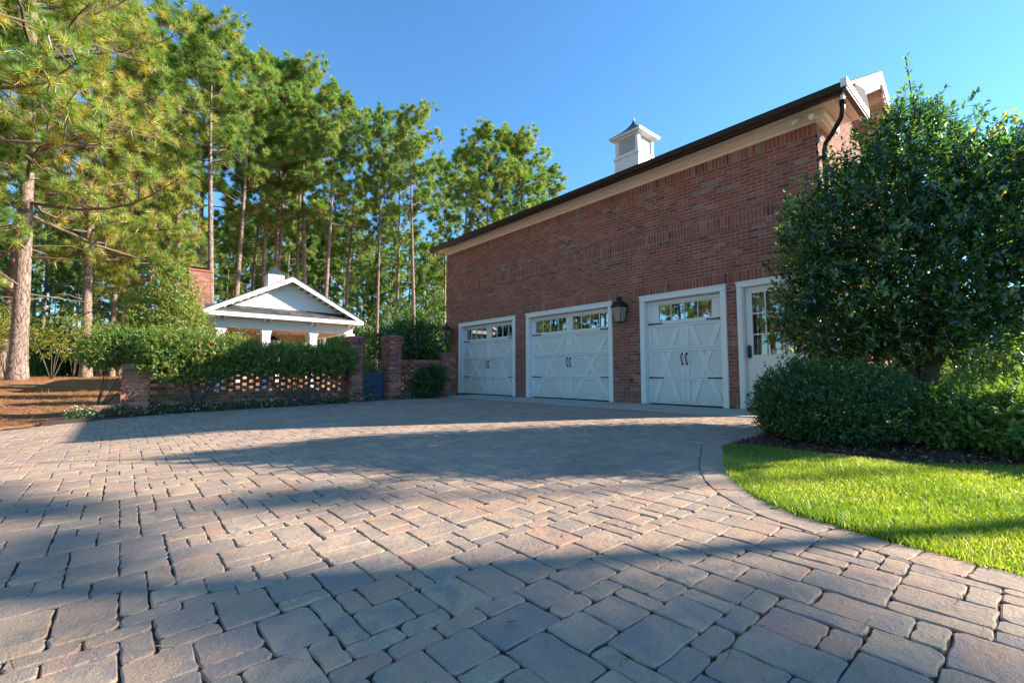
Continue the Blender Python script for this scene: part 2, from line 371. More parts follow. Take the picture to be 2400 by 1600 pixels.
# driveway outline: left edge next to the garden wall and lawn edge on the right
EDGE_L = [(-5.5, -7.0), (-6.8, -4.2), (-8.3, -2.4), (-9.45, -1.22), (-10.05, -0.56), (-10.62, 0.31), (-10.93, 1.2), (-10.98, 2.4), (-10.98, 4.6), (-11.05, 5.6), (-11.6, 6.9), (-12.4, 7.3)]
EDGE_R = [(-1.95, 7.3), (-1.90, 6.3), (-1.95, 5.5), (-2.03, 4.8), (-2.01, 4.4), (-1.84, 4.01), (-1.56, 3.43), (-1.26, 2.97), (-0.92, 2.68), (-0.62, 2.57), (-0.38, 2.52), (-0.08, 2.47), (0.6, 2.42), (1.6, 2.40), (4.0, 2.40), (7.0, 2.4)]
def smooth_poly(P, n=6):
    out = []
    for i in range(len(P) - 1):
        p0 = P[max(i - 1, 0)]; p1 = P[i]; p2 = P[i + 1]; p3 = P[min(i + 2, len(P) - 1)]
        for k in range(n):
            t = k / n
            out.append(tuple(0.5 * (2 * p1[j] + (p2[j] - p0[j]) * t + (2 * p0[j] - 5 * p1[j] + 4 * p2[j] - p3[j]) * t * t + (3 * p1[j] - p0[j] - 3 * p2[j] + p3[j]) * t ** 3) for j in (0, 1)))
    return out + [P[-1]]
EL = smooth_poly(EDGE_L); ER = smooth_poly(EDGE_R)
BW = 0.185
def offset_poly(P, d):
    out = []
    for i in range(len(P)):
        a = P[max(i - 1, 0)]; b = P[min(i + 1, len(P) - 1)]; tx, ty = b[0] - a[0], b[1] - a[1]; L = math.hypot(tx, ty)
        out.append((P[i][0] - ty / L * d, P[i][1] + tx / L * d))
    return out
ERi = offset_poly(ER, -BW)       # towards the driveway
def side_of(P, x, y):
    """signed distance to an open polyline: + on its left; also the nearest segment tangent and point"""
    best = None
    for i in range(len(P) - 1):
        ax, ay = P[i]; bx, by = P[i + 1]; dx, dy = bx - ax, by - ay; L2 = dx * dx + dy * dy
        t = max(0, min(1, ((x - ax) * dx + (y - ay) * dy) / L2)); qx, qy = ax + dx * t, ay + dy * t
        d2 = (x - qx) ** 2 + (y - qy) ** 2
        if best is None or d2 < best[0]: best = (d2, dx * (y - ay) - dy * (x - ax), dx, dy, qx, qy)
    L = math.hypot(best[2], best[3])
    return (math.copysign(math.sqrt(best[0]), best[1]), best[2] / L, best[3] / L, best[4], best[5])
# base sheet of dark joint sand under the pavers
poly = [(x, y) for x, y in EL] + [(-12.4, 7.0), (-1.95, 7.05)] + ER + [(7, -7)]
def on_drive(x, y):
    return side_of(EL, x, y)[0] < 0.25 and side_of(ER, x, y)[0] < 0.12 and y < 7.13
drive = grid_patch('driveway', lin(-13, 7, 0.25), lin(-7, 7.25, 0.25), lambda x, y: gz(x, y) - 0.009, 'joint', on_drive)
tag(drive, 'wide paved driveway of tumbled stone pavers in front of the garage')

def clip_poly(P, nx, ny, c):     # keep nx*x+ny*y <= c
    out = []
    for i in range(len(P)):
        a = P[i]; b = P[(i + 1) % len(P)]; da = nx * a[0] + ny * a[1] - c; db = nx * b[0] + ny * b[1] - c
        if da <= 0: out.append(a)
        if da * db < 0:
            t = da / (da - db); out.append((a[0] + (b[0] - a[0]) * t, a[1] + (b[1] - a[1]) * t))
    return out
def area(P): return 0.5 * sum(P[i][0] * P[(i + 1) % len(P)][1] - P[(i + 1) % len(P)][0] * P[i][1] for i in range(len(P)))
def paver_shape(P, rg, fine=True):
    """rounded, slightly uneven stone from a convex outline (counter-clockwise)"""
    cx = sum(p[0] for p in P) / len(P); cy = sum(p[1] for p in P) / len(P)
    gap = rg.uniform(0.0010, 0.0028); out = []
    n = len(P)
    for i in range(n):
        p = Vector(P[i]); a = Vector(P[i - 1]); b = Vector(P[(i + 1) % n])
        u = (a - p); v = (b - p); lu, lv = u.length, v.length
        if lu < 1e-4 or lv < 1e-4: continue
        u /= lu; v /= lv
        r = min(0.017 * rg.uniform(0.45, 1.7), lu * 0.35, lv * 0.35)
        c = p + (u + v) * gap
        if fine:
            out += [c + u * r, c + (u + v) * r * 0.28, c + v * r]
            if fine == 2 and lv > 0.1:
                nrm = Vector((-v.y, v.x)); e0 = r + 0.012; e1 = lv - 0.03
                for q in (0.2, 0.45, 0.72): out.append(c + v * (e0 + (e1 - e0) * q) + nrm * rg.uniform(-0.0008, 0.0026))
        else: out += [c + u * r * 0.8, c + v * r * 0.8]
    out = [q + Vector((rg.uniform(-1, 1), rg.uniform(-1, 1))) * 0.0034 for q in out]
    m = len(out)
    h = rg.uniform(-0.0018, 0.0018); tx = rg.gauss(0, 0.006); ty = rg.gauss(0, 0.006)
    def Z(q, d): return h + (q.x - cx) * tx + (q.y - cy) * ty + d
    cv = Vector((cx, cy)); V = []
    for q in out: V.append((q.x - cx, q.y - cy, -0.035))
    for q in out: V.append((q.x - cx, q.y - cy, Z(q, -0.0038)))
    for q in out:
        w = q + (cv - q).normalized() * rg.uniform(0.003, 0.0065); V.append((w.x - cx, w.y - cy, Z(w, 0)))
    V.append((0, 0, Z(cv, 0.0006)))
    T = []
    for k in (0, 1):
        for i in range(m):
            j = (i + 1) % m; T += [(k * m + i, k * m + j, (k + 1) * m + j), (k * m + i, (k + 1) * m + j, (k + 1) * m + i)]
    for i in range(m): T.append((2 * m + i, 2 * m + (i + 1) % m, 3 * m))
    return (cx, cy), V, T
def build_pavers():
    rg = random.Random(11); U = 0.0785
    X0, Y0 = -13.0, -5.5; NX, NY = int(18 / U), int((7.10 + 5.5) / U)
    Y0 = 7.10 - NY * U
    used = np.zeros((NX, NY), dtype=bool); rects = []
    kinds = [(3, 2)] * 11 + [(2, 2)] * 9 + [(2, 1)] * 3 + [(3, 1)] * 4 + [(2, 3)] * 3
    for j in range(NY):
        for i in range(NX):
            if used[i, j]: continue
            ch = kinds[:]; rg.shuffle(ch); done = False
            for w, h in ch[:22] + [(2, 1), (1, 2), (1, 1)]:
                if i + w <= NX and j + h <= NY and not used[i:i + w, j:j + h].any():
                    if (w, h) == (1, 1) or True:
                        used[i:i + w, j:j + h] = True; rects.append((i, j, w, h)); break
    polys = []
    for i, j, w, h in rects:
        x0, y0 = X0 + i * U, Y0 + j * U; cx, cy = x0 + w * U / 2, y0 + h * U / 2
        vx, vy, vd = view((cx, cy, -0.1))
        dist = math.hypot(cx, cy)
        if dist > 1.6 and (vd < 0.2 or vx < -500 or vx > 2900): continue
        if cx > 3.5 or cy < -3.6: continue
        P = [(x0, y0), (x0 + w * U, y0), (x0 + w * U, y0 + h * U), (x0, y0 + h * U)]
        s = side_of(ERi, cx, cy)
        if s[0] > 0.2: continue
        if s[0] > -0.2:
            _, tx, ty, qx, qy = s; nx, ny = -ty, tx
            P = clip_poly(P, nx, ny, nx * qx + ny * qy)
        if len(P) < 3: continue
        s = side_of(EL, cx, cy)
        if s[0] > 0.2: continue
        if s[0] > -0.2:
            _, tx, ty, qx, qy = s; nx, ny = -ty, tx
            P = clip_poly(P, nx, ny, nx * qx + ny * qy)
        if len(P) < 3 or area(P) < 0.0011: continue
        polys.append(P)
    # border course laid across the lawn edge
    acc = 0; a0 = None; step = 0.0; pts_o = ER; pts_i = ERi
    L = [0]
    for i in range(1, len(ER)): L.append(L[-1] + math.dist(ER[i], ER[i - 1]))
    def at(P, s):
        for i in range(1, len(L)):
            if s <= L[i]: t = (s - L[i - 1]) / (L[i] - L[i - 1]); return (P[i - 1][0] + (P[i][0] - P[i - 1][0]) * t, P[i - 1][1] + (P[i][1] - P[i - 1][1]) * t)
        return P[-1]
    s = 0.0
    while s < L[-1] - 0.3 and at(ER, s)[0] < 3:
        w = rg.choice([0.11, 0.155, 0.155, 0.21]); a, b = at(ER, s), at(ER, s + w); c, d = at(ERi, s + w), at(ERi, s)
        P = [a, b, c, d]
        if area(P) < 0: P = P[::-1]
        polys.append(P); s += w
    rows = []
    for P in polys:
        cx = sum(p[0] for p in P) / len(P); cy = sum(p[1] for p in P) / len(P); vx, vy, vd = view((cx, cy, gz(cx, cy)))
        size = abs(area(P)) / max(vd, 0.2) ** 3 if (0 < vx < 2400 and 0 < vy < 1600 and vd > 0.1) else 0
        rows.append((size, P, (cx, cy)))
    rows.sort(key=lambda r: -r[0])
    V, T, tn = [], [], []
    for k, (size, P, c0) in enumerate(rows):
        c, v, t = paver_shape(P, rg, fine=2 if k < 300 else k < 900); tone = min(1, max(0, rg.gauss(0.5, 0.27)))
        z = gz(*c); sl = 0.02 if c[1] < 6 else 0
        v = [(a, b, q + b * sl) for a, b, q in v]
        if k < 300 and size > 0:
            me = mesh_np('paver', v, t, 'paver', [tone] * len(t)); o = bpy.data.objects.new('paver', me); o.location = (c[0], c[1], z); link(o, drive)
        else:
            o0 = len(V); V += [(a + c[0], b + c[1], q + z) for a, b, q in v]; T += [(i + o0, j + o0, l + o0) for i, j, l in t]; tn += [tone] * len(t)
    o = link(bpy.data.objects.new('paver_field', mesh_np('paver_field', V, T, 'paver', tn)), drive); o['kind'] = 'stuff'
build_pavers()

# concrete apron in front of the garage
m = MB(); ap = [(-12.75, 7.18), (-12.2, 7.105), (-2.2, 7.105), (-1.9, 7.3), (-1.9, 8.5), (-13.0, 8.5), (-13.0, 7.7)]
m.prism(ap, 'z', -0.14, -0.004)
apron = m.build('concrete_apron', 'concrete', kind='structure'); tag(apron, 'pale concrete apron along the foot of the garage doors')
# shallow saw joint lines of the apron are gaps between slabs
for x in (-9.5, -6.0):
    m = MB(); m.box(x - 0.006, x + 0.006, 7.11, 8.45, -0.0035, -0.0015); m.build('joint_line', 'joint', apron)

# ------------------------------------------------------------------ bricks
BS = 0.0677
def brick_mesh(w, h, tone, mat, proud=0.0, depth=0.03, cache={}):
    key = (round(w, 3), round(h, 3), round(tone, 2), mat, depth)
    if key not in cache:
        m = MB(); m.bbox(-w / 2, w / 2, -0.0, depth, -h / 2, h / 2, 0.0028, round(tone, 2)); cache[key] = m.mesh('brick', mat)
    return cache[key]
def courses(x0, x1, z0, z1, holes, grid=0.203, off=0.0, j=0.0105, rows=None, phase=0):
    """running bond between z0 and z1 in (u, z), around rectangular holes"""
    out = []; n = int(round((z1 - z0) / BS)); hc = (z1 - z0) / n
    for r in range(n):
        a, b = z0 + r * hc, z0 + (r + 1) * hc
        iv = [(x0, x1)]
        for hx0, hx1, hz0, hz1 in holes:
            if hz0 < (a + b) / 2 < hz1:
                nv = []
                for p, q in iv:
                    if hx1 <= p or hx0 >= q: nv.append((p, q))
                    else:
                        if hx0 > p: nv.append((p, hx0))
                        if hx1 < q: nv.append((hx1, q))
                iv = nv
        o = off + (grid / 2 if (r + phase) % 2 else 0)
        for p, q in iv:
            k = math.floor((p - o) / grid)
            while o + k * grid < q - 0.001:
                u0, u1 = max(p, o + k * grid), min(q, o + (k + 1) * grid)
                if u1 - u0 > 0.045: out.append((u0 + (j / 2 if u0 > p else 0), u1 - (j / 2 if u1 < q else 0), a + j / 2, b - j / 2, 0))
                k += 1
    return out
def soldiers(x0, x1, z0, z1, w=BS, j=0.0105, proud=0.0):
    n = max(1, int(round((x1 - x0) / w))); ww = (x1 - x0) / n
    return [(x0 + i * ww + (j / 2 if i else 0), x0 + (i + 1) * ww - (j / 2 if i < n - 1 else 0), z0 + j / 2, z1 - j / 2, proud) for i in range(n)]
def lay(bricks, origin, rz, parent, mat, seed, top=300, field='brick_field', dark=0.1, limit=None, wob=0.0015, depth=0.03):
    """bricks (u0,u1,z0,z1,proud) on a plane through origin whose outward normal is -Y turned by rz"""
    rg = random.Random(seed); c, s = math.cos(rz), math.sin(rz); rec = []
    for (u0, u1, z0, z1, pr) in bricks:
        u = (u0 + u1) / 2; z = (z0 + z1) / 2; out = 0.0028 + pr + rg.uniform(-wob, wob)
        tone = rg.random()
        tone = rg.uniform(0, 0.16) if tone < dark else (rg.uniform(0.9, 1) if tone > 0.93 else rg.uniform(0.25, 0.88))
        wx = origin[0] + u * c + out * s; wy = origin[1] + u * s - out * c; wz = origin[2] + z
        vx, vy, vd = view((wx, wy, wz))
        seen = 0 < vx < 2400 and 0 < vy < 1600 and vd > 0 and (limit is None or limit(vx, vy))
        rec.append((((u1 - u0) * (z1 - z0) / vd ** 2) if seen else 0, u1 - u0, z1 - z0, tone, (wx, wy, wz)))
    rec.sort(key=lambda r: -r[0]); mb = MB(); nfield = 0
    for k, (sz, w, h, tone, loc) in enumerate(rec):
        if k < top and sz > 0:
            o = bpy.data.objects.new('brick', brick_mesh(w, h, round(tone * 16) / 16, mat, depth=depth)); o.location = loc; o.rotation_euler = (0, 0, rz); link(o, parent)
        else:
            o0 = len(mb.v); mb.bbox(-w / 2, w / 2, 0, depth, -h / 2, h / 2, 0.0035, tone); nfield += 1
            for i in range(o0, len(mb.v)):
                x, y, z = mb.v[i]; mb.v[i] = (loc[0] + x * c - y * s, loc[1] + x * s + y * c, loc[2] + z)
    if nfield: mb.build(field, mat, parent, kind='stuff')

# ------------------------------------------------------------------ garage
GX0, GX1, GY = -13.36, -2.20, 8.5
RIDGE_Y, RIDGE_Z, SLOPE = 11.02, 6.53, 0.52
garage = empty('brick_garage', (0, 0, 0)); tag(garage, 'long two storey red brick garage with three white carriage doors and a roof cupola', 'garage')
OPEN = [(-12.58, -9.73), (-9.27, -6.35), (-5.62, -3.76), (-3.57, -2.46)]
TOPZ = 2.30
# wall cores: mortar faces, with openings left free
wall = MB()
segs = [GX0] + [v for o_ in OPEN for v in o_] + [GX1]
for i in range(0, len(segs), 2): wall.box(segs[i], segs[i + 1], GY, GY + 0.28, -0.1, TOPZ)
wall.box(GX0, GX1, GY, GY + 0.28, TOPZ, 4.84)
wall.box(GX0, GX0 + 0.28, GY + 0.28, 13.4, -0.1, 4.84); wall.box(GX1 - 0.28, GX1, GY + 0.28, 13.4, -0.1, 4.84)
wall.box(GX0, GX1, 13.4, 13.6, -0.1, 4.84)
for gx in (GX0, GX1 - 0.28): wall.prism([(GY + 0.0, 4.84), (13.54, 4.84), (RIDGE_Y, RIDGE_Z - 0.32)], 'x', gx, gx + 0.28)
wall.box(GX0 + 0.001, GX1 - 0.001, GY - 0.0115, GY - 0.0002, 3.293, 3.669)
wall_o = wall.build('wall', 'mortar', garage)
holes = [(a, b, -1, TOPZ + 0.02) for a, b in OPEN] + [(a - 0.1, b + 0.1, TOPZ, TOPZ + 0.215) for a, b in OPEN]
b = []
prev = GX0
b += courses(GX0, GX1, 0.0, 0.068, holes)
for i in range(0, len(segs), 2): b += soldiers(segs[i], segs[i + 1], 0.068, 0.271)
b += courses(GX0, GX1, 0.271, 0.271 + 30 * BS, holes)                       # to 2.302
zz = 0.271 + 30 * BS
b += courses(GX0, GX1, zz, zz + 3 * BS, holes, phase=0)                     # beside the door headers
for a, c_ in OPEN: b += soldiers(a - 0.1, min(c_ + 0.1, GX1), zz, zz + 3 * BS)
zz += 3 * BS
nrow = int(round((3.29 - zz) / BS)); b += courses(GX0, GX1, zz, 3.29, [], phase=1)
b += soldiers(GX0, GX1, 3.29, 3.385, proud=0.012); b += soldiers(GX0, GX1, 3.385, 3.58, proud=0.012); b += soldiers(GX0, GX1, 3.58, 3.672, proud=0.012)
b += courses(GX0, GX1, 3.672, 4.56, [], phase=0)
b += soldiers(GX0, GX1, 4.56, 4.762)
lay(b, (0, GY, 0), 0, wall_o, 'brick', 3, 300, limit=lambda x, y: not (x > 1850 and y > 430) and x < 1915)
# the sunlit end wall (normal +X)
e = courses(0.0, 4.9, 0.0, 0.068 * 70, [], phase=1)
gb = courses(0.1, 4.95, 4.76, 6.3, [])
gb = [q for q in gb if q[3] < (RIDGE_Z - 0.36) - abs((q[0] + q[1]) / 2 - (RIDGE_Y - GY)) * SLOPE - 0.02]
lay(e + gb, (GX1, GY, 0), PI / 2, wall_o, 'brick', 5, 0, field='end_brick_field')
lay(courses(0.0, 4.9, 0.0, 0.068 * 70, [], phase=1), (GX0, GY + 4.9, 0), -PI / 2, wall_o, 'brick', 6, 0, field='end_brick_field')
# floors/ceiling inside are closed by a dark box behind the doors
m = MB()
m.box(GX0 + 0.3, GX1 - 0.3, GY + 1.8, GY + 1.83, 0, 2.6); m.box(GX0 + 0.3, GX1 - 0.3, GY + 0.29, GY + 1.83, 2.6, 2.63); m.box(GX0 + 0.3, GX1 - 0.3, GY + 0.27, GY + 1.83, -0.06, -0.01)
m.build('interior_wall', 'dark', garage)
# roof
m = MB(); RX0, RX1 = -13.74, -1.74; EY = 8.08
th = 0.1
def roofz(y): return RIDGE_Z - abs(y - RIDGE_Y) * SLOPE
for sgn in (-1, 1):
    ya, yb = RIDGE_Y + sgn * (RIDGE_Y - EY), RIDGE_Y
    nrows = 18
    for r in range(nrows):
        y0 = ya + (yb - ya) * r / nrows; y1 = ya + (yb - ya) * (r + 1) / nrows
        m.prism([(y0, roofz(y0) - 0.012), (y0, roofz(y0) + 0.012), (y1, roofz(y1) + 0.002), (y1, roofz(y1) - 0.03)], 'x', RX0, RX1, random.random())
m.build('roof', 'shingle', garage)
m = MB()
for sgn in (-1, 1):
    ya = RIDGE_Y + sgn * (RIDGE_Y - EY)
    m.prism([(ya, roofz(ya) - 0.14), (ya, roofz(ya) - 0.032), (RIDGE_Y, RIDGE_Z - 0.032), (RIDGE_Y, RIDGE_Z - 0.14)], 'x', RX0 + 0.02, RX1 - 0.02)
m.build('roof_deck', 'cream', garage)
# rake boards with dentils at both gable ends
for rx, side in ((RX1, 1), (RX0, -1)):
    m = MB(); x0, x1 = (rx - 0.025, rx + 0.012) if side > 0 else (rx - 0.012, rx + 0.025)
    for sgn in (-1, 1):
        ya = RIDGE_Y + sgn * (RIDGE_Y - EY)
        m.prism([(ya, roofz(ya) - 0.24), (ya, roofz(ya) - 0.014), (RIDGE_Y, RIDGE_Z - 0.014), (RIDGE_Y, RIDGE_Z - 0.27)], 'x', x0, x1)
    rk = m.build('rake_board', 'white', garage)
    if side > 0:
        for sgn in (-1, 1):
            for k in range(22):
                y = RIDGE_Y + sgn * (0.18 + k * 0.115); z = roofz(y) - 0.255
                d = MB(); d.prism([(y, z - 0.075), (y + 0.055, z - 0.075 - sgn * 0.055 * SLOPE), (y + 0.055, z - sgn * 0.055 * SLOPE), (y, z)], 'x', rx - 0.05, rx - 0.012); d.build('dentil', 'white', rk)
        for sgn in (-1, 1):
            for k in range(7):
                y = RIDGE_Y + sgn * (0.25 + k * 0.36); z = roofz(y) - 0.15
                d = MB(); d.prism([(y, z - 0.12), (y + 0.1, z - 0.12 - sgn * 0.1 * SLOPE), (y + 0.1, z - sgn * 0.1 * SLOPE), (y, z)], 'x', GX1 + 0.012, RX1 - 0.07); d.build('lookout_block', 'cream', rk)
# cornice under the front eave: frieze, mouldings and soffit as three boards
m = MB(); m.prism([(GY - 0.025, 4.752), (GY - 0.025, 4.83), (GY - 0.03, 4.84), (GY - 0.03, 4.93), (GY + 0.02, 4.93), (GY + 0.02, 4.752)], 'x', GX0 - 0.02, GX1 + 0.025)
m.build('frieze_board', 'cream', garage)
m = MB(); m.prism([(GY - 0.032, 4.81), (GY - 0.05, 4.815), (GY - 0.055, 4.835), (GY - 0.075, 4.845), (GY - 0.10, 4.875), (GY - 0.11, 4.90), (GY - 0.032, 4.90)], 'x', GX0 - 0.08, GX1 + 0.10)
m.build('crown_moulding', 'cream', garage)
m = MB(); m.box(GX0 - 0.34, GX1 + 0.42, 8.14, GY - 0.034, 4.902, 4.93); m.box(GX0 - 0.34, GX1 + 0.42, 8.14, 8.18, 4.875, 4.9)
m.build('soffit', 'cream', garage)
# K profile gutter
gp = [(8.13, 4.84), (8.06, 4.84), (8.045, 4.87), (8.02, 4.90), (8.005, 4.94), (8.0, 4.965), (8.0, 4.995), (8.013, 4.995), (8.013, 4.955), (8.12, 4.955), (8.12, 5.02), (8.13, 5.02)]
m = MB(); m.prism(gp, 'x', GX0 - 0.40, RX1 + 0.0)
gut = m.build('gutter', 'bronze', garage)
# boxed cornice return round the right corner
m = MB()
m.box(GX1 + 0.0, RX1 + 0.0, 8.14, 9.25, 4.91, 4.94)
m.box(RX1 - 0.03, RX1 + 0.0, 8.14, 9.25, 4.86, 4.908); m.box(RX1 - 0.2, RX1 - 0.14, 8.2, 9.2, 4.885, 4.909)
m.build('return_soffit', 'cream', garage)
m = MB(); m.box(GX1 + 0.0, GX1 + 0.14, 8.40, 9.22, 4.76, 4.90); m.box(GX1, GX1 + 0.09, 8.44, 9.2, 4.73, 4.758); m.build('return_frieze', 'cream', garage)
m = MB(); m.box(RX1 + 0.001, RX1 + 0.07, 8.0, 9.30, 4.87, 4.905); m.build('return_drip_edge', 'bronze', garage)
m = MB(); m.box(RX1 + 0.001, RX1 + 0.085, 7.99, 9.32, 4.908, 5.03); m.build('return_fascia', 'white', garage)
m = MB(); m.prism([(8.42, 5.034), (9.34, 5.034), (9.34, 5.06), (9.1, 5.30), (8.42, 5.12)], 'x', GX1 - 0.02, RX1 + 0.09); m.build('return_roof', 'shingle', garage)
# downspout: elbow out of the gutter end back to the wall
m = MB(); m.tube([(-1.80, 8.30, 4.87), (-1.80, 8.32, 4.72), (-1.83, 8.36, 4.62), (-2.0, 8.50, 4.46), (-2.10, 8.56, 4.38), (-2.13, 8.58, 4.27), (-2.13, 8.58, 0.1)], 0.036, 10)
ds = m.build('downspout', 'bronze', garage, smooth=True)
for z in (4.15, 2.6, 1.0):
    m = MB(); m.box(-2.192, -2.08, 8.53, 8.63, z, z + 0.035); m.build('pipe_strap', 'bronze', ds)
# cupola
cu = MB(); CX, CYY = -7.38, 11.04
cu.frustum((CX, CYY, 0), [(0.405, 5.9), (0.405, 6.78)]); cup = cu.build('cupola', 'white', garage)
m = MB(); m.frustum((CX, CYY, 0), [(0.43, 6.782), (0.43, 6.83), (0.415, 6.835), (0.415, 6.86), (0.38, 6.862), (0.38, 6.9)]); m.build('base_trim', 'white', cup)
m = MB(); m.frustum((CX, CYY, 0), [(0.26, 6.9), (0.26, 7.36)]); m.build('cupola_core', 'bronze', cup)  # dark colour stands in for the shade between the louvre slats
for sx in (-1, 1):
    for sy in (-1, 1):
        m = MB(); m.frustum((CX + sx * 0.335, CYY + sy * 0.335, 0), [(0.05, 6.902), (0.05, 7.34)]); m.build('corner_post', 'white', cup)
for k in range(11):
    z = 6.925 + k * 0.038
    for (dx, dy, ax) in ((0, -1, 'x'), (1, 0, 'y'), (0, 1, 'x'), (-1, 0, 'y')):
        m = MB(); q = [(0.350, z), (0.360, z + 0.001), (0.348, z + 0.026), (0.340, z + 0.025)]
        if ax == 'x': m.prism([(CYY + dy * a, b_) for a, b_ in q], 'x', CX - 0.29, CX + 0.29)
        else: m.prism([(CX + dx * a, b_) for a, b_ in q], 'y', CYY - 0.29, CYY + 0.29)
        m.build('louvre_slat', 'white', cup)
m = MB(); m.frustum((CX, CYY, 0), [(0.39, 7.342), (0.42, 7.365), (0.43, 7.38), (0.50, 7.395), (0.51, 7.40), (0.51, 7.45)]); m.build('eave_trim', 'white', cup)
prof = [(0.525, 7.452), (0.525, 7.462)] + [(0.51 * (1 - t) ** 1.9 + 0.012, 7.462 + 0.60 * t) for t in [i / 10 for i in range(11)]]
m = MB(); m.frustum((CX, CYY, 0), prof); m.build('cupola_roof', 'blue_metal', cup)
# twin floodlight under the corner soffit
fl = empty('floodlight', (-2.35, 8.36, 4.90)); tag(fl, 'twin head cream floodlight fixed under the right roof corner', 'floodlight')
m = MB(); m.lathe((0, 0, -0.04), [(0.05, 0), (0.055, 0.01), (0.055, 0.04)]); m.build('mounting_plate', 'lamp_white', fl, smooth=False)
for sx in (-1, 1):
    m = MB(); m.tube([(0, 0, -0.03), (sx * 0.05, -0.03, -0.07), (sx * 0.075, -0.05, -0.09)], 0.012, 6)
    m.tube([(sx * 0.07, -0.045, -0.085), (sx * 0.09, -0.06, -0.10), (sx * 0.13, -0.09, -0.135), (sx * 0.15, -0.105, -0.15)], [0.02, 0.028, 0.048, 0.05], 12); m.build('lamp_head', 'lamp_white', fl)

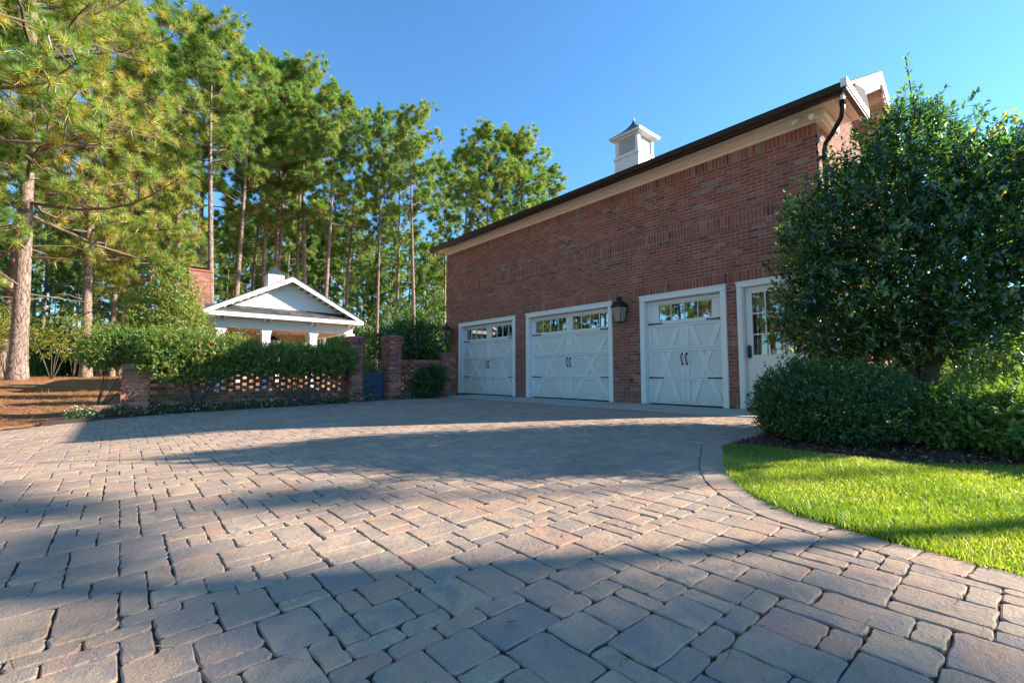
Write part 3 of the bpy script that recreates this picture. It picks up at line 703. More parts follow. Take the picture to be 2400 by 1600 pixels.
# garage doors
def panel_door(x0, x1, label, groups):
    """carriage style door seen from -Y; x0..x1 is the outer edge of the casing"""
    TW = 0.115; DY = 8.655
    d = empty('garage_door', ((x0 + x1) / 2, DY, 0), parent=garage); d['label'] = label
    cx = (x0 + x1) / 2
    def B(fn, name, mat='door_white'):
        m = MB(); fn(m)
        m.v = [(x - cx, y - DY, z) for x, y, z in m.v]; return m.build(name, mat, d)
    a, b_ = x0 + TW, x1 - TW; TZ = TOPZ - 0.005
    def casing(m):
        for p, q in ((x0 + 0.002, a), (b_, x1 - 0.002)):
            m.bbox(p, q, GY - 0.032, GY + 0.02, 0.0, TZ - 0.119, 0.008)
        m.bbox(x0 + 0.002, x1 - 0.002, GY - 0.036, GY + 0.02, TZ - 0.117, TZ, 0.008)
        m.bbox(x0 - 0.012, x1 + 0.012, GY - 0.05, GY - 0.002, TZ - 0.03, TZ + 0.004, 0.008)
    B(casing, 'casing', 'white')
    def rev(m):
        m.box(a - 0.02, a + 0.006, GY + 0.021, DY + 0.03, 0.0, TZ - 0.12); m.box(b_ - 0.006, b_ + 0.02, GY + 0.021, DY + 0.03, 0.0, TZ - 0.12)
        m.box(a - 0.02, b_ + 0.02, GY + 0.021, DY + 0.03, TZ - 0.118, TZ - 0.09)
        m.box(a + 0.0065, a + 0.025, DY - 0.03, DY - 0.004, 0, TZ - 0.12); m.box(b_ - 0.025, b_ - 0.0065, DY - 0.03, DY - 0.004, 0, TZ - 0.12)
    B(rev, 'door_jamb', 'white')
    L, Rr = a + 0.01, b_ - 0.01; top = TZ - 0.122
    # section panels (with the window band cut out)
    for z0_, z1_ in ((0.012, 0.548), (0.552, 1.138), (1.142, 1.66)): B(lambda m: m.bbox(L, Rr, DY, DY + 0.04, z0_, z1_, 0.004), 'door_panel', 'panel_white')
    def winband(m):
        m.box(L, Rr, DY, DY + 0.04, 1.664, 1.735); m.box(L, Rr, DY, DY + 0.04, 2.085, top)
        e_ = L
        for g0, g1 in groups: m.box(e_, g0, DY, DY + 0.04, 1.735, 2.085); e_ = g1
        m.box(e_, Rr, DY, DY + 0.04, 1.735, 2.085)
    B(winband, 'window_section')
    # applied boards
    for z0_, z1_ in ((1.61, 1.655), (1.662, 1.72), (1.142, 1.185), (1.092, 1.138), (0.552, 0.598), (0.502, 0.548), (0.014, 0.055), (2.10, top - 0.01)):
        B(lambda m: m.bbox(L + 0.002, Rr - 0.002, DY - 0.030, DY - 0.0005, z0_, z1_, 0.005), 'rail')
    for z0_, z1_ in ((0.057, 0.50), (0.60, 1.09), (1.187, 1.608), (1.722, 2.098)):
        pq = [(L + 0.003, L + 0.062), (Rr - 0.062, Rr - 0.003)]
        if len(groups) > 1 or z1_ < 2: pq += [(cx - 0.10, cx - 0.002), (cx + 0.002, cx + 0.10)]
        for p, q in pq: B(lambda m: m.bbox(p, q, DY - 0.027, DY - 0.0004, z0_, z1_, 0.005), 'stile')
    for h0, h1 in ((L + 0.062, cx - 0.10), (cx + 0.10, Rr - 0.062)):
        w = 0.105; dx = h1 - h0
        # X brace: cut by the rails, so each board is laid as clipped pieces per section
        for s_, yy in ((1, DY - 0.0245), (-1, DY - 0.0215)):
            for z0_, z1_ in ((0.057, 0.500), (0.600, 1.090), (1.187, 1.608)):
              def brace(m):
                za, zb = 0.03, 1.64; xa, xb = (h0 + 0.03, h1 - 0.03) if s_ < 0 else (h1 - 0.03, h0 + 0.03)
                ux, uz = xb - xa, zb - za; Ln = math.hypot(ux, uz); nx, nz = -uz / Ln * w / 2, ux / Ln * w / 2
                P = [(xa + nx - ux, za + nz - uz), (xa - nx - ux, za - nz - uz), (xb - nx + ux, zb - nz + uz), (xb + nx + ux, zb + nz + uz)]
                if area(P) < 0: P = P[::-1]
                for (p_, q_, c_) in ((0, -1, -z0_), (0, 1, z1_), (-1, 0, -(h0 + 0.001)), (1, 0, h1 - 0.001)): P = clip_poly(P, p_, q_, c_) if len(P) > 2 else P
                if len(P) > 2: m.prism(P, 'y', yy, DY - 0.0003)
              B(brace, 'brace')
    for g0, g1 in groups:
        n = 4; wpx = (g1 - g0) / n
        for k in range(n):
            B(lambda m: m.box(g0 + k * wpx + 0.008, g0 + (k + 1) * wpx - 0.008, DY + 0.014, DY + 0.018, 1.745, 2.075), 'window_pane', 'glass')
        def mun(m):
            for k in range(1, n): m.bbox(g0 + k * wpx - 0.009, g0 + k * wpx + 0.009, DY - 0.004, DY + 0.02, 1.735, 2.085, 0.003)
            m.bbox(g0, g0 + 0.009, DY - 0.003, DY + 0.02, 1.735, 2.085, 0.002); m.bbox(g1 - 0.009, g1, DY - 0.003, DY + 0.02, 1.735, 2.085, 0.002)
            m.bbox(g0 + 0.0095, g1 - 0.0095, DY - 0.003, DY + 0.02, 1.735, 1.746, 0.002); m.bbox(g0 + 0.0095, g1 - 0.0095, DY - 0.003, DY + 0.02, 2.074, 2.085, 0.002)
        B(mun, 'window_muntin')
    for s_ in (-1, 1):
        def handle(m):
            x = cx + s_ * 0.05; y = DY - 0.03
            m.tube([(x, y - 0.004, 1.065), (x, y - 0.012, 1.03), (x - 0.012, y - 0.04, 0.985), (x, y - 0.045, 0.93), (x + 0.012, y - 0.04, 0.875), (x, y - 0.012, 0.83), (x, y - 0.004, 0.795)], [0.003, 0.012, 0.010, 0.011, 0.010, 0.012, 0.003], 6)
            for z in (1.03, 0.83): m.slant((x - 0.02, z), (x + 0.02, z), 0.035, y - 0.006, y)
        B(handle, 'handle', 'black')
    for z in (1.69, 0.55):
        for s_ in (-1, 1):
            def hinge(m):
                e_ = L if s_ < 0 else Rr; q = e_ - s_ * 0.30; y = DY - 0.0305
                P = [(e_, z - 0.018), (e_, z + 0.018), (q, z + 0.011), (q, z + 0.022), (q - s_ * 0.045, z), (q, z - 0.022), (q, z - 0.011)]
                if area(P) < 0: P = P[::-1]
                m.prism(P, 'y', y - 0.006, y)
            B(hinge, 'strap_hinge', 'black')
    B(lambda m: m.box(L, Rr, DY - 0.01, DY + 0.04, -0.002, 0.011), 'bottom_seal', 'black')
    return d
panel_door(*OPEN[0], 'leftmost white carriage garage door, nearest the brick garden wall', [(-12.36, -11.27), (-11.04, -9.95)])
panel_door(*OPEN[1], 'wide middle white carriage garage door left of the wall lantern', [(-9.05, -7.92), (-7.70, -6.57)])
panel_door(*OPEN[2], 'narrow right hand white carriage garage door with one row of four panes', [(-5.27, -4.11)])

# entrance door partly behind the holly
def entrance():
    x0, x1 = OPEN[3]; DY = 8.60; d = empty('entrance_door', ((x0 + x1) / 2, DY, 0), parent=garage); cx = (x0 + x1) / 2
    d['label'] = 'white half glazed entrance door with a gathered curtain'
    def B(fn, name, mat='door_white', par=None):
        m = MB(); fn(m); m.v = [(x - cx, y - DY, z) for x, y, z in m.v]; return m.build(name, mat, d)
    TZ = TOPZ - 0.005
    def casing(m):
        for p, q in ((x0 + 0.002, x0 + 0.1), (x1 - 0.1, x1 - 0.002)):
            m.bbox(p, q, GY - 0.032, GY + 0.02, 0, TZ - 0.102, 0.008); m.bbox(p + 0.03, q - 0.02, GY - 0.045, GY - 0.033, 0.05, TZ - 0.102, 0.004)
        m.bbox(x0 + 0.002, x1 - 0.002, GY - 0.036, GY + 0.02, TZ - 0.10, TZ, 0.008); m.bbox(x0 - 0.012, x1 + 0.012, GY - 0.05, GY - 0.002, TZ - 0.028, TZ + 0.004, 0.006)
    B(casing, 'casing', 'white')
    B(lambda m: (m.box(x0 + 0.08, x0 + 0.106, GY + 0.021, DY + 0.05, 0, TZ - 0.1), m.box(x1 - 0.106, x1 - 0.08, GY + 0.021, DY + 0.05, 0, TZ - 0.1), m.box(x0 + 0.08, x1 - 0.08, GY + 0.021, DY + 0.05, TZ - 0.099, TZ - 0.07)), 'door_jamb', 'white')
    L, Rr = x0 + 0.11, x1 - 0.11; gl, gr, gb_, gt = L + 0.095, Rr - 0.095, 0.955, 2.09
    def leaf(m):
        m.box(L, gl, DY, DY + 0.045, 0.03, 2.19); m.box(gr, Rr, DY, DY + 0.045, 0.03, 2.19)
        m.box(gl, gr, DY, DY + 0.045, gt, 2.19); m.box(gl, gr, DY, DY + 0.045, 0.79, gb_); m.box(gl, gr, DY, DY + 0.045, 0.03, 0.17); m.box(gl, gr, DY + 0.015, DY + 0.04, 0.17, 0.79)
    B(leaf, 'door_leaf')
    B(lambda m: (m.slant((gl + 0.02, 0.76), (gr - 0.02, 0.19), 0.085, DY + 0.003, DY + 0.0145), m.slant((gl + 0.02, 0.19), (gr - 0.02, 0.76), 0.085, DY + 0.005, DY + 0.0147)), 'brace')
    n, r = 3, 3; w = (gr - gl) / n; h = (gt - gb_) / r
    for i in range(n):
        for j in range(r):
            B(lambda m: m.box(gl + i * w + 0.011, gl + (i + 1) * w - 0.011, DY + 0.02, DY + 0.024, gb_ + j * h + 0.011, gb_ + (j + 1) * h - 0.011), 'window_pane', 'clear')
    def mun(m):
        for i in range(n + 1): m.bbox(gl + i * w - 0.011, gl + i * w + 0.011, DY - 0.004, DY + 0.03, gb_, gt, 0.003)
        for j in range(r + 1):
            for i in range(n): m.bbox(gl + i * w + 0.0115, gl + (i + 1) * w - 0.0115, DY - 0.003, DY + 0.028, gb_ + j * h - 0.011, gb_ + j * h + 0.011, 0.003)
    B(mun, 'window_muntin')
    def plate(m):
        x = L + 0.045; m.prism([(x + 0.028 * math.cos(t), 1.025 + (0.09 if math.sin(t) > 0 else -0.09) + 0.028 * math.sin(t)) for t in [PI * 2 * (k + 0.5) / 16 for k in range(16)]], 'y', DY - 0.03, DY - 0.001)
        m.tube([(x, DY - 0.03, 1.09), (x, DY - 0.045, 1.09)], 0.018, 10); m.tube([(x, DY - 0.03, 0.96), (x, DY - 0.06, 0.96), (x + 0.01, DY - 0.065, 0.96)], [0.012, 0.012, 0.024], 8)
    B(plate, 'keypad_lock', 'black')
    B(lambda m: m.box(x0 + 0.1, x1 - 0.1, GY - 0.02, DY + 0.05, 0.0, 0.026), 'threshold', 'black')
    # curtain tied back at mid height, hanging inside
    for sd, xa, xb in ((-1, gl + 0.0, gl + 0.21), (1, gr - 0.42, gr + 0.02)):
        V = []; F = []; nz_, nx_ = 30, 48
        for j in range(nz_ + 1):
            t = j / nz_; z = 2.12 - t * 1.35
            pinch = 1 - 0.55 * math.exp(-((z - 1.42) / 0.28) ** 2)
            for i in range(nx_ + 1):
                s_ = i / nx_; c0 = (xa + xb) / 2 + (0.045 if sd < 0 else 0.02) * (1 - pinch) * 2
                x = c0 + (s_ - 0.5) * (xb - xa) * pinch; y = DY + 0.10 + 0.016 * math.sin(s_ * 2 * PI * 7 + 0.6 * math.sin(z * 3))
                V.append((x - cx, y - DY, z))
        for j in range(nz_):
            for i in range(nx_): k = j * (nx_ + 1) + i; F.append((k, k + 1, k + nx_ + 2, k + nx_ + 1))
        link(bpy.data.objects.new('curtain', mesh_np('curtain', V, F, 'curtain', [0.5] * len(F), True)), d)
entrance()

# wall lanterns
def lantern(x, y, z, label, rz=0):
    t = empty('wall_lantern', (x, y, z), rz); tag(t, label, 'lantern', 'copper and iron lanterns on the garage wall')
    # tapered four sided body; z = 0 is the bottom of the body
    def fr(h0, z0, h1, z1, name, mat, hollow=False): pass
    b0, b1, h = 0.07, 0.122, 0.33
    m = MB()
    for sx in (-1, 1):
        for sy in (-1, 1): m.tube([(sx * b0, sy * b0, 0), (sx * b1, sy * b1, h)], 0.0065, 5)
    for q, z_ in ((b0, 0), (b1, h)):
        for a, b_ in (((-q, -q), (q, -q)), ((q, -q), (q, q)), ((q, q), (-q, q)), ((-q, q), (-q, -q))): m.tube([(*a, z_), (*b_, z_)], 0.008, 5)
    m.frustum((0, 0, 0), [(0.05, -0.02), (0.07, -0.012), (0.07, -0.002)])
    m.build('lantern_frame', 'black', t)
    for k in range(4):
        m = MB(); c_, s_ = math.cos(k * PI / 2), math.sin(k * PI / 2)
        q = [(-b0, -b0, 0.008), (b0, -b0, 0.008), (b1, -b1, h - 0.008), (-b1, -b1, h - 0.008)]
        q = [(a * 0.93, b_ * 0.97, z_) for a, b_, z_ in q]; q2 = [(a, b_ + 0.003, z_) for a, b_, z_ in q]
        v = [(a * c_ - b_ * s_, a * s_ + b_ * c_, z_) for a, b_, z_ in q + q2]
        m.add(v, [(0, 1, 2, 3), (7, 6, 5, 4), (0, 4, 5, 1), (1, 5, 6, 2), (2, 6, 7, 3), (3, 7, 4, 0)]); m.build('glass_pane', 'reflection_tint', t)
    m = MB(); m.frustum((0, 0, 0), [(0.14, h), (0.14, h + 0.008), (0.09, h + 0.10), (0.075, h + 0.125), (0.04, h + 0.135), (0.04, h + 0.19), (0.05, h + 0.195), (0.05, h + 0.21), (0.02, h + 0.23)]); m.build('lantern_cap', 'bronze', t)
    m = MB(); m.lathe((0, 0, 0.0), [(0.016, 0), (0.016, 0.13), (0.008, 0.14)], 10); m.build('burner', 'brass', t)
    m = MB(); m.tube([(0, 0.12, h + 0.02), (0, 0.20, h + 0.06), (0, 0.235, h + 0.0)], 0.012, 6); m.box(-0.04, 0.04, 0.232, 0.245, h - 0.12, h + 0.12); m.tube([(0, 0.08, 0.0), (0, 0.235, 0.06)], 0.009, 6); m.build('wall_bracket', 'black', t)
lantern(-5.98, 8.25, 1.76, 'black coach lantern on the brick pier between middle and right garage doors')
lantern(-12.98, 8.25, 1.76, 'black coach lantern at the far left corner of the garage')
# hose bib and a small vent
t = empty('hose_tap', (-5.87, 8.49, 0.50)); tag(t, 'small brass hose tap low on the brick pier', 'tap')
m = MB(); m.tube([(0, 0, 0), (0, -0.05, 0), (0, -0.08, -0.02), (0, -0.085, -0.055)], [0.018, 0.014, 0.015, 0.017], 8); m.build('spout', 'brass', t, smooth=True)
m = MB(); m.lathe((0, -0.05, 0.012), [(0.006, 0), (0.006, 0.03), (0.026, 0.032), (0.026, 0.042)], 10); m.build('tap_handle', 'brass', t)
m = MB(); m.tube([(0, 0, 0), (0, -0.008, 0)], 0.035, 12); m.build('wall_flange', 'brass', t)

# ------------------------------------------------------------------ garden wall, pillars and gate
WX = -11.22
def pillar(cx, cy, w, z0, z1, name, label, group=None, cap=True, mat='brick_wall', seed=1, top=300, grid=0.203):
    t = empty(name, (cx, cy, z0)); tag(t, label, 'pillar', group)
    m = MB(); m.box(-w / 2 + 0.006, w / 2 - 0.006, -w / 2 + 0.006, w / 2 - 0.006, -0.1, z1 - z0 - 0.01); core = m.build('pillar_core', 'mortar', t)
    H = z1 - z0; ncap = 3 if cap else 0; nb = int(round(H / BS)); hb = H / nb
    rg = random.Random(seed)
    for face in range(4):
        rz = face * PI / 2
        br = []
        for r in range(nb):
            ex = 0.0
            if cap and r >= nb - 3: ex = (0.02, 0.035, 0.02)[r - nb + 3]
            a = -w / 2 - ex; b_ = w / 2 + ex
            off = 0 if (r + face) % 2 else grid / 2
            k = math.floor((a - off) / grid)
            while off + k * grid < b_ - 0.001:
                u0, u1 = max(a, off + k * grid), min(b_, off + (k + 1) * grid)
                if u1 - u0 > 0.04: br.append((u0 + (0.005 if u0 > a else 0), u1 - (0.005 if u1 < b_ else 0), r * hb + 0.005, (r + 1) * hb - 0.005, ex + w / 2))
                k += 1
        c, s = math.cos(rz), math.sin(rz)
        for (u0, u1, q0, q1, out) in br:
            u = (u0 + u1) / 2; o = bpy.data.objects.new('brick', brick_mesh(u1 - u0, q1 - q0, round(rg.random() * 12) / 12, mat, depth=0.05))
            o.location = (u * c + out * s, u * s - out * c, (q0 + q1) / 2); o.rotation_euler = (0, 0, rz)
            if face in (0, 1): link(o, t)
            else: bpy.data.objects.remove(o)
        if face in (2, 3):
            mb = MB()
            for (u0, u1, q0, q1, out) in br: mb.box(u0, u1, -out, -out + 0.03, q0, q1, rg.random())
            mb.v = [(x * c - y * s, x * s + y * c, z) for x, y, z in mb.v]; mb.build('rear_brick_face', mat, t, kind='stuff')
    m = MB(); m.frustum((0, 0, 0), [(w / 2 + 0.0, H - 0.012), (w / 2 + 0.0, H - 0.002), (w / 2 - 0.05, H + 0.012)]); m.build('cap', 'mortar', t)
    return t
pillar(-11.18, 0.24, 0.42, -0.17, 0.80, 'brick_pillar', 'sunlit square brick pillar ending the garden wall, left of the hedge stems', seed=2, cap=False)
pillar(-11.18, 4.42, 0.38, -0.08, 1.55, 'gate_pillar', 'brick gate pillar left of the blue gate, half hidden by hedge', 'brick pillars of the gate', seed=3)
pillar(-11.18, 5.435, 0.40, -0.06, 1.62, 'gate_pillar', 'brick gate pillar right of the blue gate, free standing', 'brick pillars of the gate', seed=4)
pillar(-11.6, 7.35, 0.46, -0.06, 1.24, 'brick_pier', 'short brick pier with whitish mortar beside the garage corner', seed=5, cap=False)
def screen(y0, y1, z1, z0, label, seed, top, solid):
    """honeycomb brick screen facing +X"""
    t = empty('brick_screen_wall', (WX, y0, 0)); tag(t, label, 'garden wall')
    W = y1 - y0; core = MB(); core.box(-0.1, -0.006, 0, W, z0 - 0.1, z0 + solid * BS); core.build('footing', 'mortar', t)
    br = courses(0, W, z0, z0 + solid * BS, [])
    z = z0 + solid * BS; r = 0; pitch = 0.255; hc = BS
    hon = []
    while z + hc < z1 - 2 * BS + 0.01:
        off = 0 if r % 2 else pitch / 2; k = -1
        while off + k * pitch < W:
            u0, u1 = off + k * pitch + 0.0, off + k * pitch + 0.162
            u0, u1 = max(0, u0), min(W, u1)
            if u1 - u0 > 0.05: hon.append((u0, u1, z + 0.0035, z + hc - 0.0035, 0))
            k += 1
        z += hc; r += 1
    cop = courses(0, W, z, z + 2 * BS, [])
    rg = random.Random(seed); recs = []
    for (u0, u1, a, b_, _) in br + hon + cop:
        recs.append((u0, u1, a, b_, rg.random()))
    recs.sort(key=lambda q: q[0]); mb = MB(); nf = 0
    for k, (u0, u1, a, b_, tn) in enumerate(recs):
        if k < top:
            o = bpy.data.objects.new('brick', brick_mesh(u1 - u0, b_ - a, round(tn * 12) / 12, 'brick_wall', depth=0.1)); o.location = (0, (u0 + u1) / 2, (a + b_) / 2); o.rotation_euler = (0, 0, PI / 2); link(o, t)
        else:
            mb.box(-0.1, 0, u0, u1, a, b_, tn); nf += 1
    if nf: mb.build('brick_field', 'brick_wall', t, kind='stuff')
    # mortar beds between honeycomb courses
    m = MB(); zz_ = z0 + solid * BS
    for k in range(r + 1): m.box(-0.094, -0.006, 0, W, zz_ + k * hc - 0.0034, zz_ + k * hc + 0.0034)
    m.box(-0.094, -0.006, 0, W, z + 0.003, z + 2 * BS - 0.004)
    m.build('mortar_bed', 'mortar', t)
screen(0.45, 4.23, 0.92, -0.10, 'long pierced brick screen wall below the hedge, left of the gate', 8, 300, 3)
screen(5.60, 7.12, 1.08, -0.06, 'short pierced brick screen wall between gate pillar and garage', 9, 300, 3)
m = MB(); m.box(-11.45, -10.99, -0.32, 0.02, -0.2, 0.06); b0 = m.build('brick_step', 'mortar'); tag(b0, 'low brick stub at the foot of the left pillar', 'brick stub')
for k in range(3):
    for j in range(2):
        m = MB(); m.box(-10.992, -10.98, -0.30 + j * 0.16, -0.30 + j * 0.16 + 0.15, -0.14 + k * BS, -0.14 + k * BS + 0.058, random.random()); m.build('brick', 'brick_wall', b0)

gate = empty('garden_gate', (-11.18, 4.61, -0.065)); tag(gate, 'slate blue panelled gate with iron bars on top, between two brick pillars', 'gate')
GW = 0.615
m = MB(); m.box(-0.02, 0.02, 0.0, GW, 0.03, 0.70); m.build('gate_panel', 'gate_blue', gate)
m = MB()
for y0, y1, z0, z1 in ((0.002, 0.05, 0.032, 0.74), (GW - 0.05, GW - 0.002, 0.032, 0.74), (0.052, GW - 0.052, 0.032, 0.09), (0.052, GW - 0.052, 0.68, 0.74)): m.box(-0.03, 0.03, y0, y1, z0, z1)
m.build('gate_frame', 'gate_blue', gate)
for s in (0.20, 0.12):
    m = MB(); c0 = (GW / 2, 0.37)
    P = [(c0[0] + s * 1.1, c0[1]), (c0[0], c0[1] + s), (c0[0] - s * 1.1, c0[1]), (c0[0], c0[1] - s)]
    for i in range(4):
        (y0, z0), (y1, z1) = P[i], P[(i + 1) % 4]; m.tube([(0.024, y0, z0), (0.024, y1, z1)], 0.012, 4)
    m.build('diamond_moulding', 'gate_blue', gate)
m = MB(); m.tube([(0.03, GW / 2 - 0.05, 0.37), (0.045, GW / 2, 0.37), (0.03, GW / 2 + 0.05, 0.37)], [0.01, 0.03, 0.01], 8); m.build('rosette', 'black', gate)
for k in range(7):
    y = 0.03 + k * (GW - 0.06) / 6; m = MB(); m.tube([(0, y, 0.74), (0, y, 1.10 + 0.05 * math.sin(PI * k / 6))], 0.006, 5); m.build('iron_bar', 'black', gate)
m = MB(); m.tube([(0, 0.0, 1.06), (0, 0.15, 1.10), (0, GW / 2, 1.12), (0, GW - 0.15, 1.10), (0, GW, 1.06)], 0.008, 5); m.tube([(0, 0.0, 0.80), (0, GW, 0.80)], 0.006, 5); m.build('top_rail', 'black', gate)

# ------------------------------------------------------------------ pool pavilion
pav = empty('pool_pavilion', (0, 0, 0)); tag(pav, 'open white pavilion with a columned gable front behind the garden hedge', 'pavilion')
PX = -18.6; PYC = 4.9; PH = 2.82; EZ = 2.86; PK = 4.37; PS = (PK - EZ) / PH; PB = -25.2
def pz(y): return PK - abs(y - PYC) * PS
m = MB()
for sgn in (-1, 1):
    ya = PYC + sgn * (PH + 0.02)
    for r in range(14):
        y0 = ya + (PYC - ya) * r / 14; y1 = ya + (PYC - ya) * (r + 1) / 14
        m.prism([(y0, pz(y0) + 0.0), (y0, pz(y0) + 0.022), (y1, pz(y1) + 0.012), (y1, pz(y1) - 0.01)], 'x', PB, PX + 0.02, random.random())
roof_p = m.build('roof', 'shingle', pav)
m = MB()
for sgn in (-1, 1):
    ya = PYC + sgn * PH
    m.prism([(ya, EZ - 0.16), (ya, EZ - 0.012), (PYC, PK - 0.012), (PYC, PK - 0.2)], 'x', PX - 0.04, PX)
m.build('rake_board', 'white', pav)
m = MB()
for sgn in (-1, 1):
    ya = PYC + sgn * (PH - 0.02)
    m.prism([(ya, pz(ya) - 0.07), (ya, pz(ya) - 0.013), (PYC, PK - 0.013), (PYC, PK - 0.09)], 'x', PB + 0.05, PX - 0.045)
m.build('roof_deck', 'white', pav)
for sgn in (-1, 1):
    for k in range(9):
        y = PYC + sgn * (0.30 + k * 0.235); z = pz(y) - 0.145; d = MB()
        d.prism([(y - 0.03, z - 0.06 + sgn * 0.03 * PS), (y + 0.03, z - 0.06 - sgn * 0.03 * PS), (y + 0.03, z - sgn * 0.03 * PS), (y - 0.03, z + sgn * 0.03 * PS)], 'x', PX - 0.5, PX - 0.06); d.build('rafter_block', 'white', pav)
# gable siding boards
GXP = PX - 0.52
for k in range(13):
    z0 = 3.14 + k * 0.095; z1 = z0 + 0.095
    hw = (PK - 0.16 - z0) / PS - 0.0
    if hw < 0.05: break
    hw1 = max(0.0, (PK - 0.16 - z1) / PS); m = MB()
    x0 = GXP; v = [(x0 + 0.016, PYC - hw, z0), (x0 + 0.016, PYC + hw, z0), (x0 + 0.002, PYC + hw1, z1 + 0.004), (x0 + 0.002, PYC - hw1, z1 + 0.004),
                   (x0 - 0.02, PYC - hw, z0), (x0 - 0.02, PYC + hw, z0), (x0 - 0.02, PYC + hw1, z1 + 0.004), (x0 - 0.02, PYC - hw1, z1 + 0.004)]
    m.add(v, [(0, 1, 2, 3), (7, 6, 5, 4), (0, 4, 5, 1), (1, 5, 6, 2), (2, 6, 7, 3), (3, 7, 4, 0)]); m.build('siding_board', 'white', pav)
# pent roof across the gable foot
m = MB()
for r in range(5):
    t0, t1 = r / 5, (r + 1) / 5
    for c_ in range(26):
        y0 = PYC - PH + 0.06 + c_ * (2 * PH - 0.12) / 26; y1 = y0 + (2 * PH - 0.12) / 26 - 0.004
        xa, xb = PX - 0.0 - t0 * 0.54, PX - t1 * 0.54; za, zb = EZ - 0.02 + t0 * 0.31, EZ - 0.02 + t1 * 0.31
        m.add([(xa, y0, za), (xa, y1, za), (xb, y1, zb), (xb, y0, zb), (xa, y0, za + 0.012), (xa, y1, za + 0.012), (xb, y1, zb + 0.004), (xb, y0, zb + 0.004)],
              [(0, 3, 2, 1), (4, 5, 6, 7), (0, 1, 5, 4), (1, 2, 6, 5), (2, 3, 7, 6), (3, 0, 4, 7)], random.random())
m.build('pent_roof', 'shingle', pav)
m = MB(); m.box(PX - 0.03, PX + 0.012, PYC - PH, PYC + PH, EZ - 0.18, EZ - 0.03); m.build('fascia', 'white', pav)
m = MB(); m.box(PX - 0.55, PX - 0.035, PYC - PH + 0.02, PYC + PH - 0.02, EZ - 0.14, EZ - 0.11); m.build('soffit', 'white', pav)
m = MB(); m.box(GXP - 0.2, GXP + 0.02, PYC - 2.40, PYC + 2.55, 2.33, EZ - 0.142); m.box(GXP - 0.22, GXP + 0.05, PYC - 2.42, PYC + 2.57, 2.52, 2.56); m.build('beam', 'white', pav)
for y in (2.67, 4.15, 5.86, 7.35):
    for s in (-0.1, 0.1):
        d = MB(); d.prism([(GXP + 0.055, 2.56), (GXP + 0.30, 2.66), (GXP + 0.32, EZ - 0.145), (GXP + 0.055, EZ - 0.145)], 'y', y + s - 0.035, y + s + 0.035); d.build('bracket', 'white', pav)
for y in (2.67, 4.15, 5.86, 7.35):
    for x in (GXP - 0.09, PB + 0.4):
        m = MB(); m.frustum((x, y, 0), [(0.17, 0.0), (0.17, 0.12), (0.135, 0.14), (0.135, 2.12), (0.15, 2.13), (0.15, 2.17), (0.165, 2.2), (0.175, 2.25), (0.175, 2.328)]); m.build('column', 'white', pav)
for sgn in (-1, 1):
    m = MB(); y = PYC + sgn * 2.42; m.box(PB + 0.3, GXP - 0.21, y - 0.1, y + 0.1, 2.35, EZ - 0.1); m.build('side_beam', 'white', pav)
m = MB(); m.box(PB + 0.2, GXP - 0.21, PYC - 2.31, PYC + 2.31, 2.62, 2.66); m.build('ceiling', 'tan', pav)
m = MB(); m.box(PB + 0.1, PB + 0.25, PYC - 2.4, PYC + 0.9, 0, 2.6); m.box(PB + 0.1, PB + 0.25, PYC + 0.9, PYC + 2.4, 2.2, 2.6); m.build('rear_wall', 'tan', pav)
m = MB(); m.box(PB, PX + 0.1, PYC - 2.7, PYC + 2.7, -0.05, 0.03); m.build('pavilion_floor', 'concrete', pav)
# chimney on the left side
ch = MB(); ch.box(-21.1, -20.0, 1.75, 2.42, 0, 4.40); ch = ch.build('chimney', 'mortar', pav)
lay(courses(0, 0.67, 0, 4.40, []), (-20.0, 1.75, 0), PI / 2, ch, 'brick_wall', 12, 140, dark=0.03, depth=0.04)
lay(courses(0, 1.1, 0, 4.40, []), (-21.1, 1.75, 0), 0, ch, 'brick_wall', 13, 0, dark=0.03, depth=0.04)
m = MB(); m.box(-21.13, -19.97, 1.72, 2.45, 4.402, 4.47, 0.7); m.build('brick_band', 'brick_wall', ch)
m = MB(); m.box(-21.0, -20.1, 1.86, 2.32, 4.472, 4.54); m.box(-21.03, -20.07, 1.83, 2.35, 4.541, 4.565); m.build('flue_cap', 'black', ch)
# cupola
cx_, cy_ = -20.5, 4.68
m = MB(); m.frustum((cx_, cy_, 0), [(0.30, 4.0), (0.30, 4.72)]); cp = m.build('cupola', 'white', pav)
for k in range(7):
    for ax in (0, 1):
        m = MB(); z = 4.42 + k * 0.04; 
        q = [(cx_ + 0.302, z), (cx_ + 0.32, z + 0.004), (cx_ + 0.302, z + 0.03)] if ax else [(cy_ - 0.302, z + 0.03), (cy_ - 0.32, z + 0.004), (cy_ - 0.302, z)]
        m.prism(q, 'y' if ax else 'x', (cy_ if ax else cx_) - 0.22, (cy_ if ax else cx_) + 0.22); m.build('louvre_slat', 'white', cp)
m = MB(); m.frustum((cx_, cy_, 0), [(0.36, 4.722), (0.36, 4.745)] + [(0.35 * (1 - t) ** 1.7 + 0.01, 4.746 + 0.34 * t) for t in [i / 8 for i in range(9)]]); m.build('cupola_roof', 'blue_metal', cp)
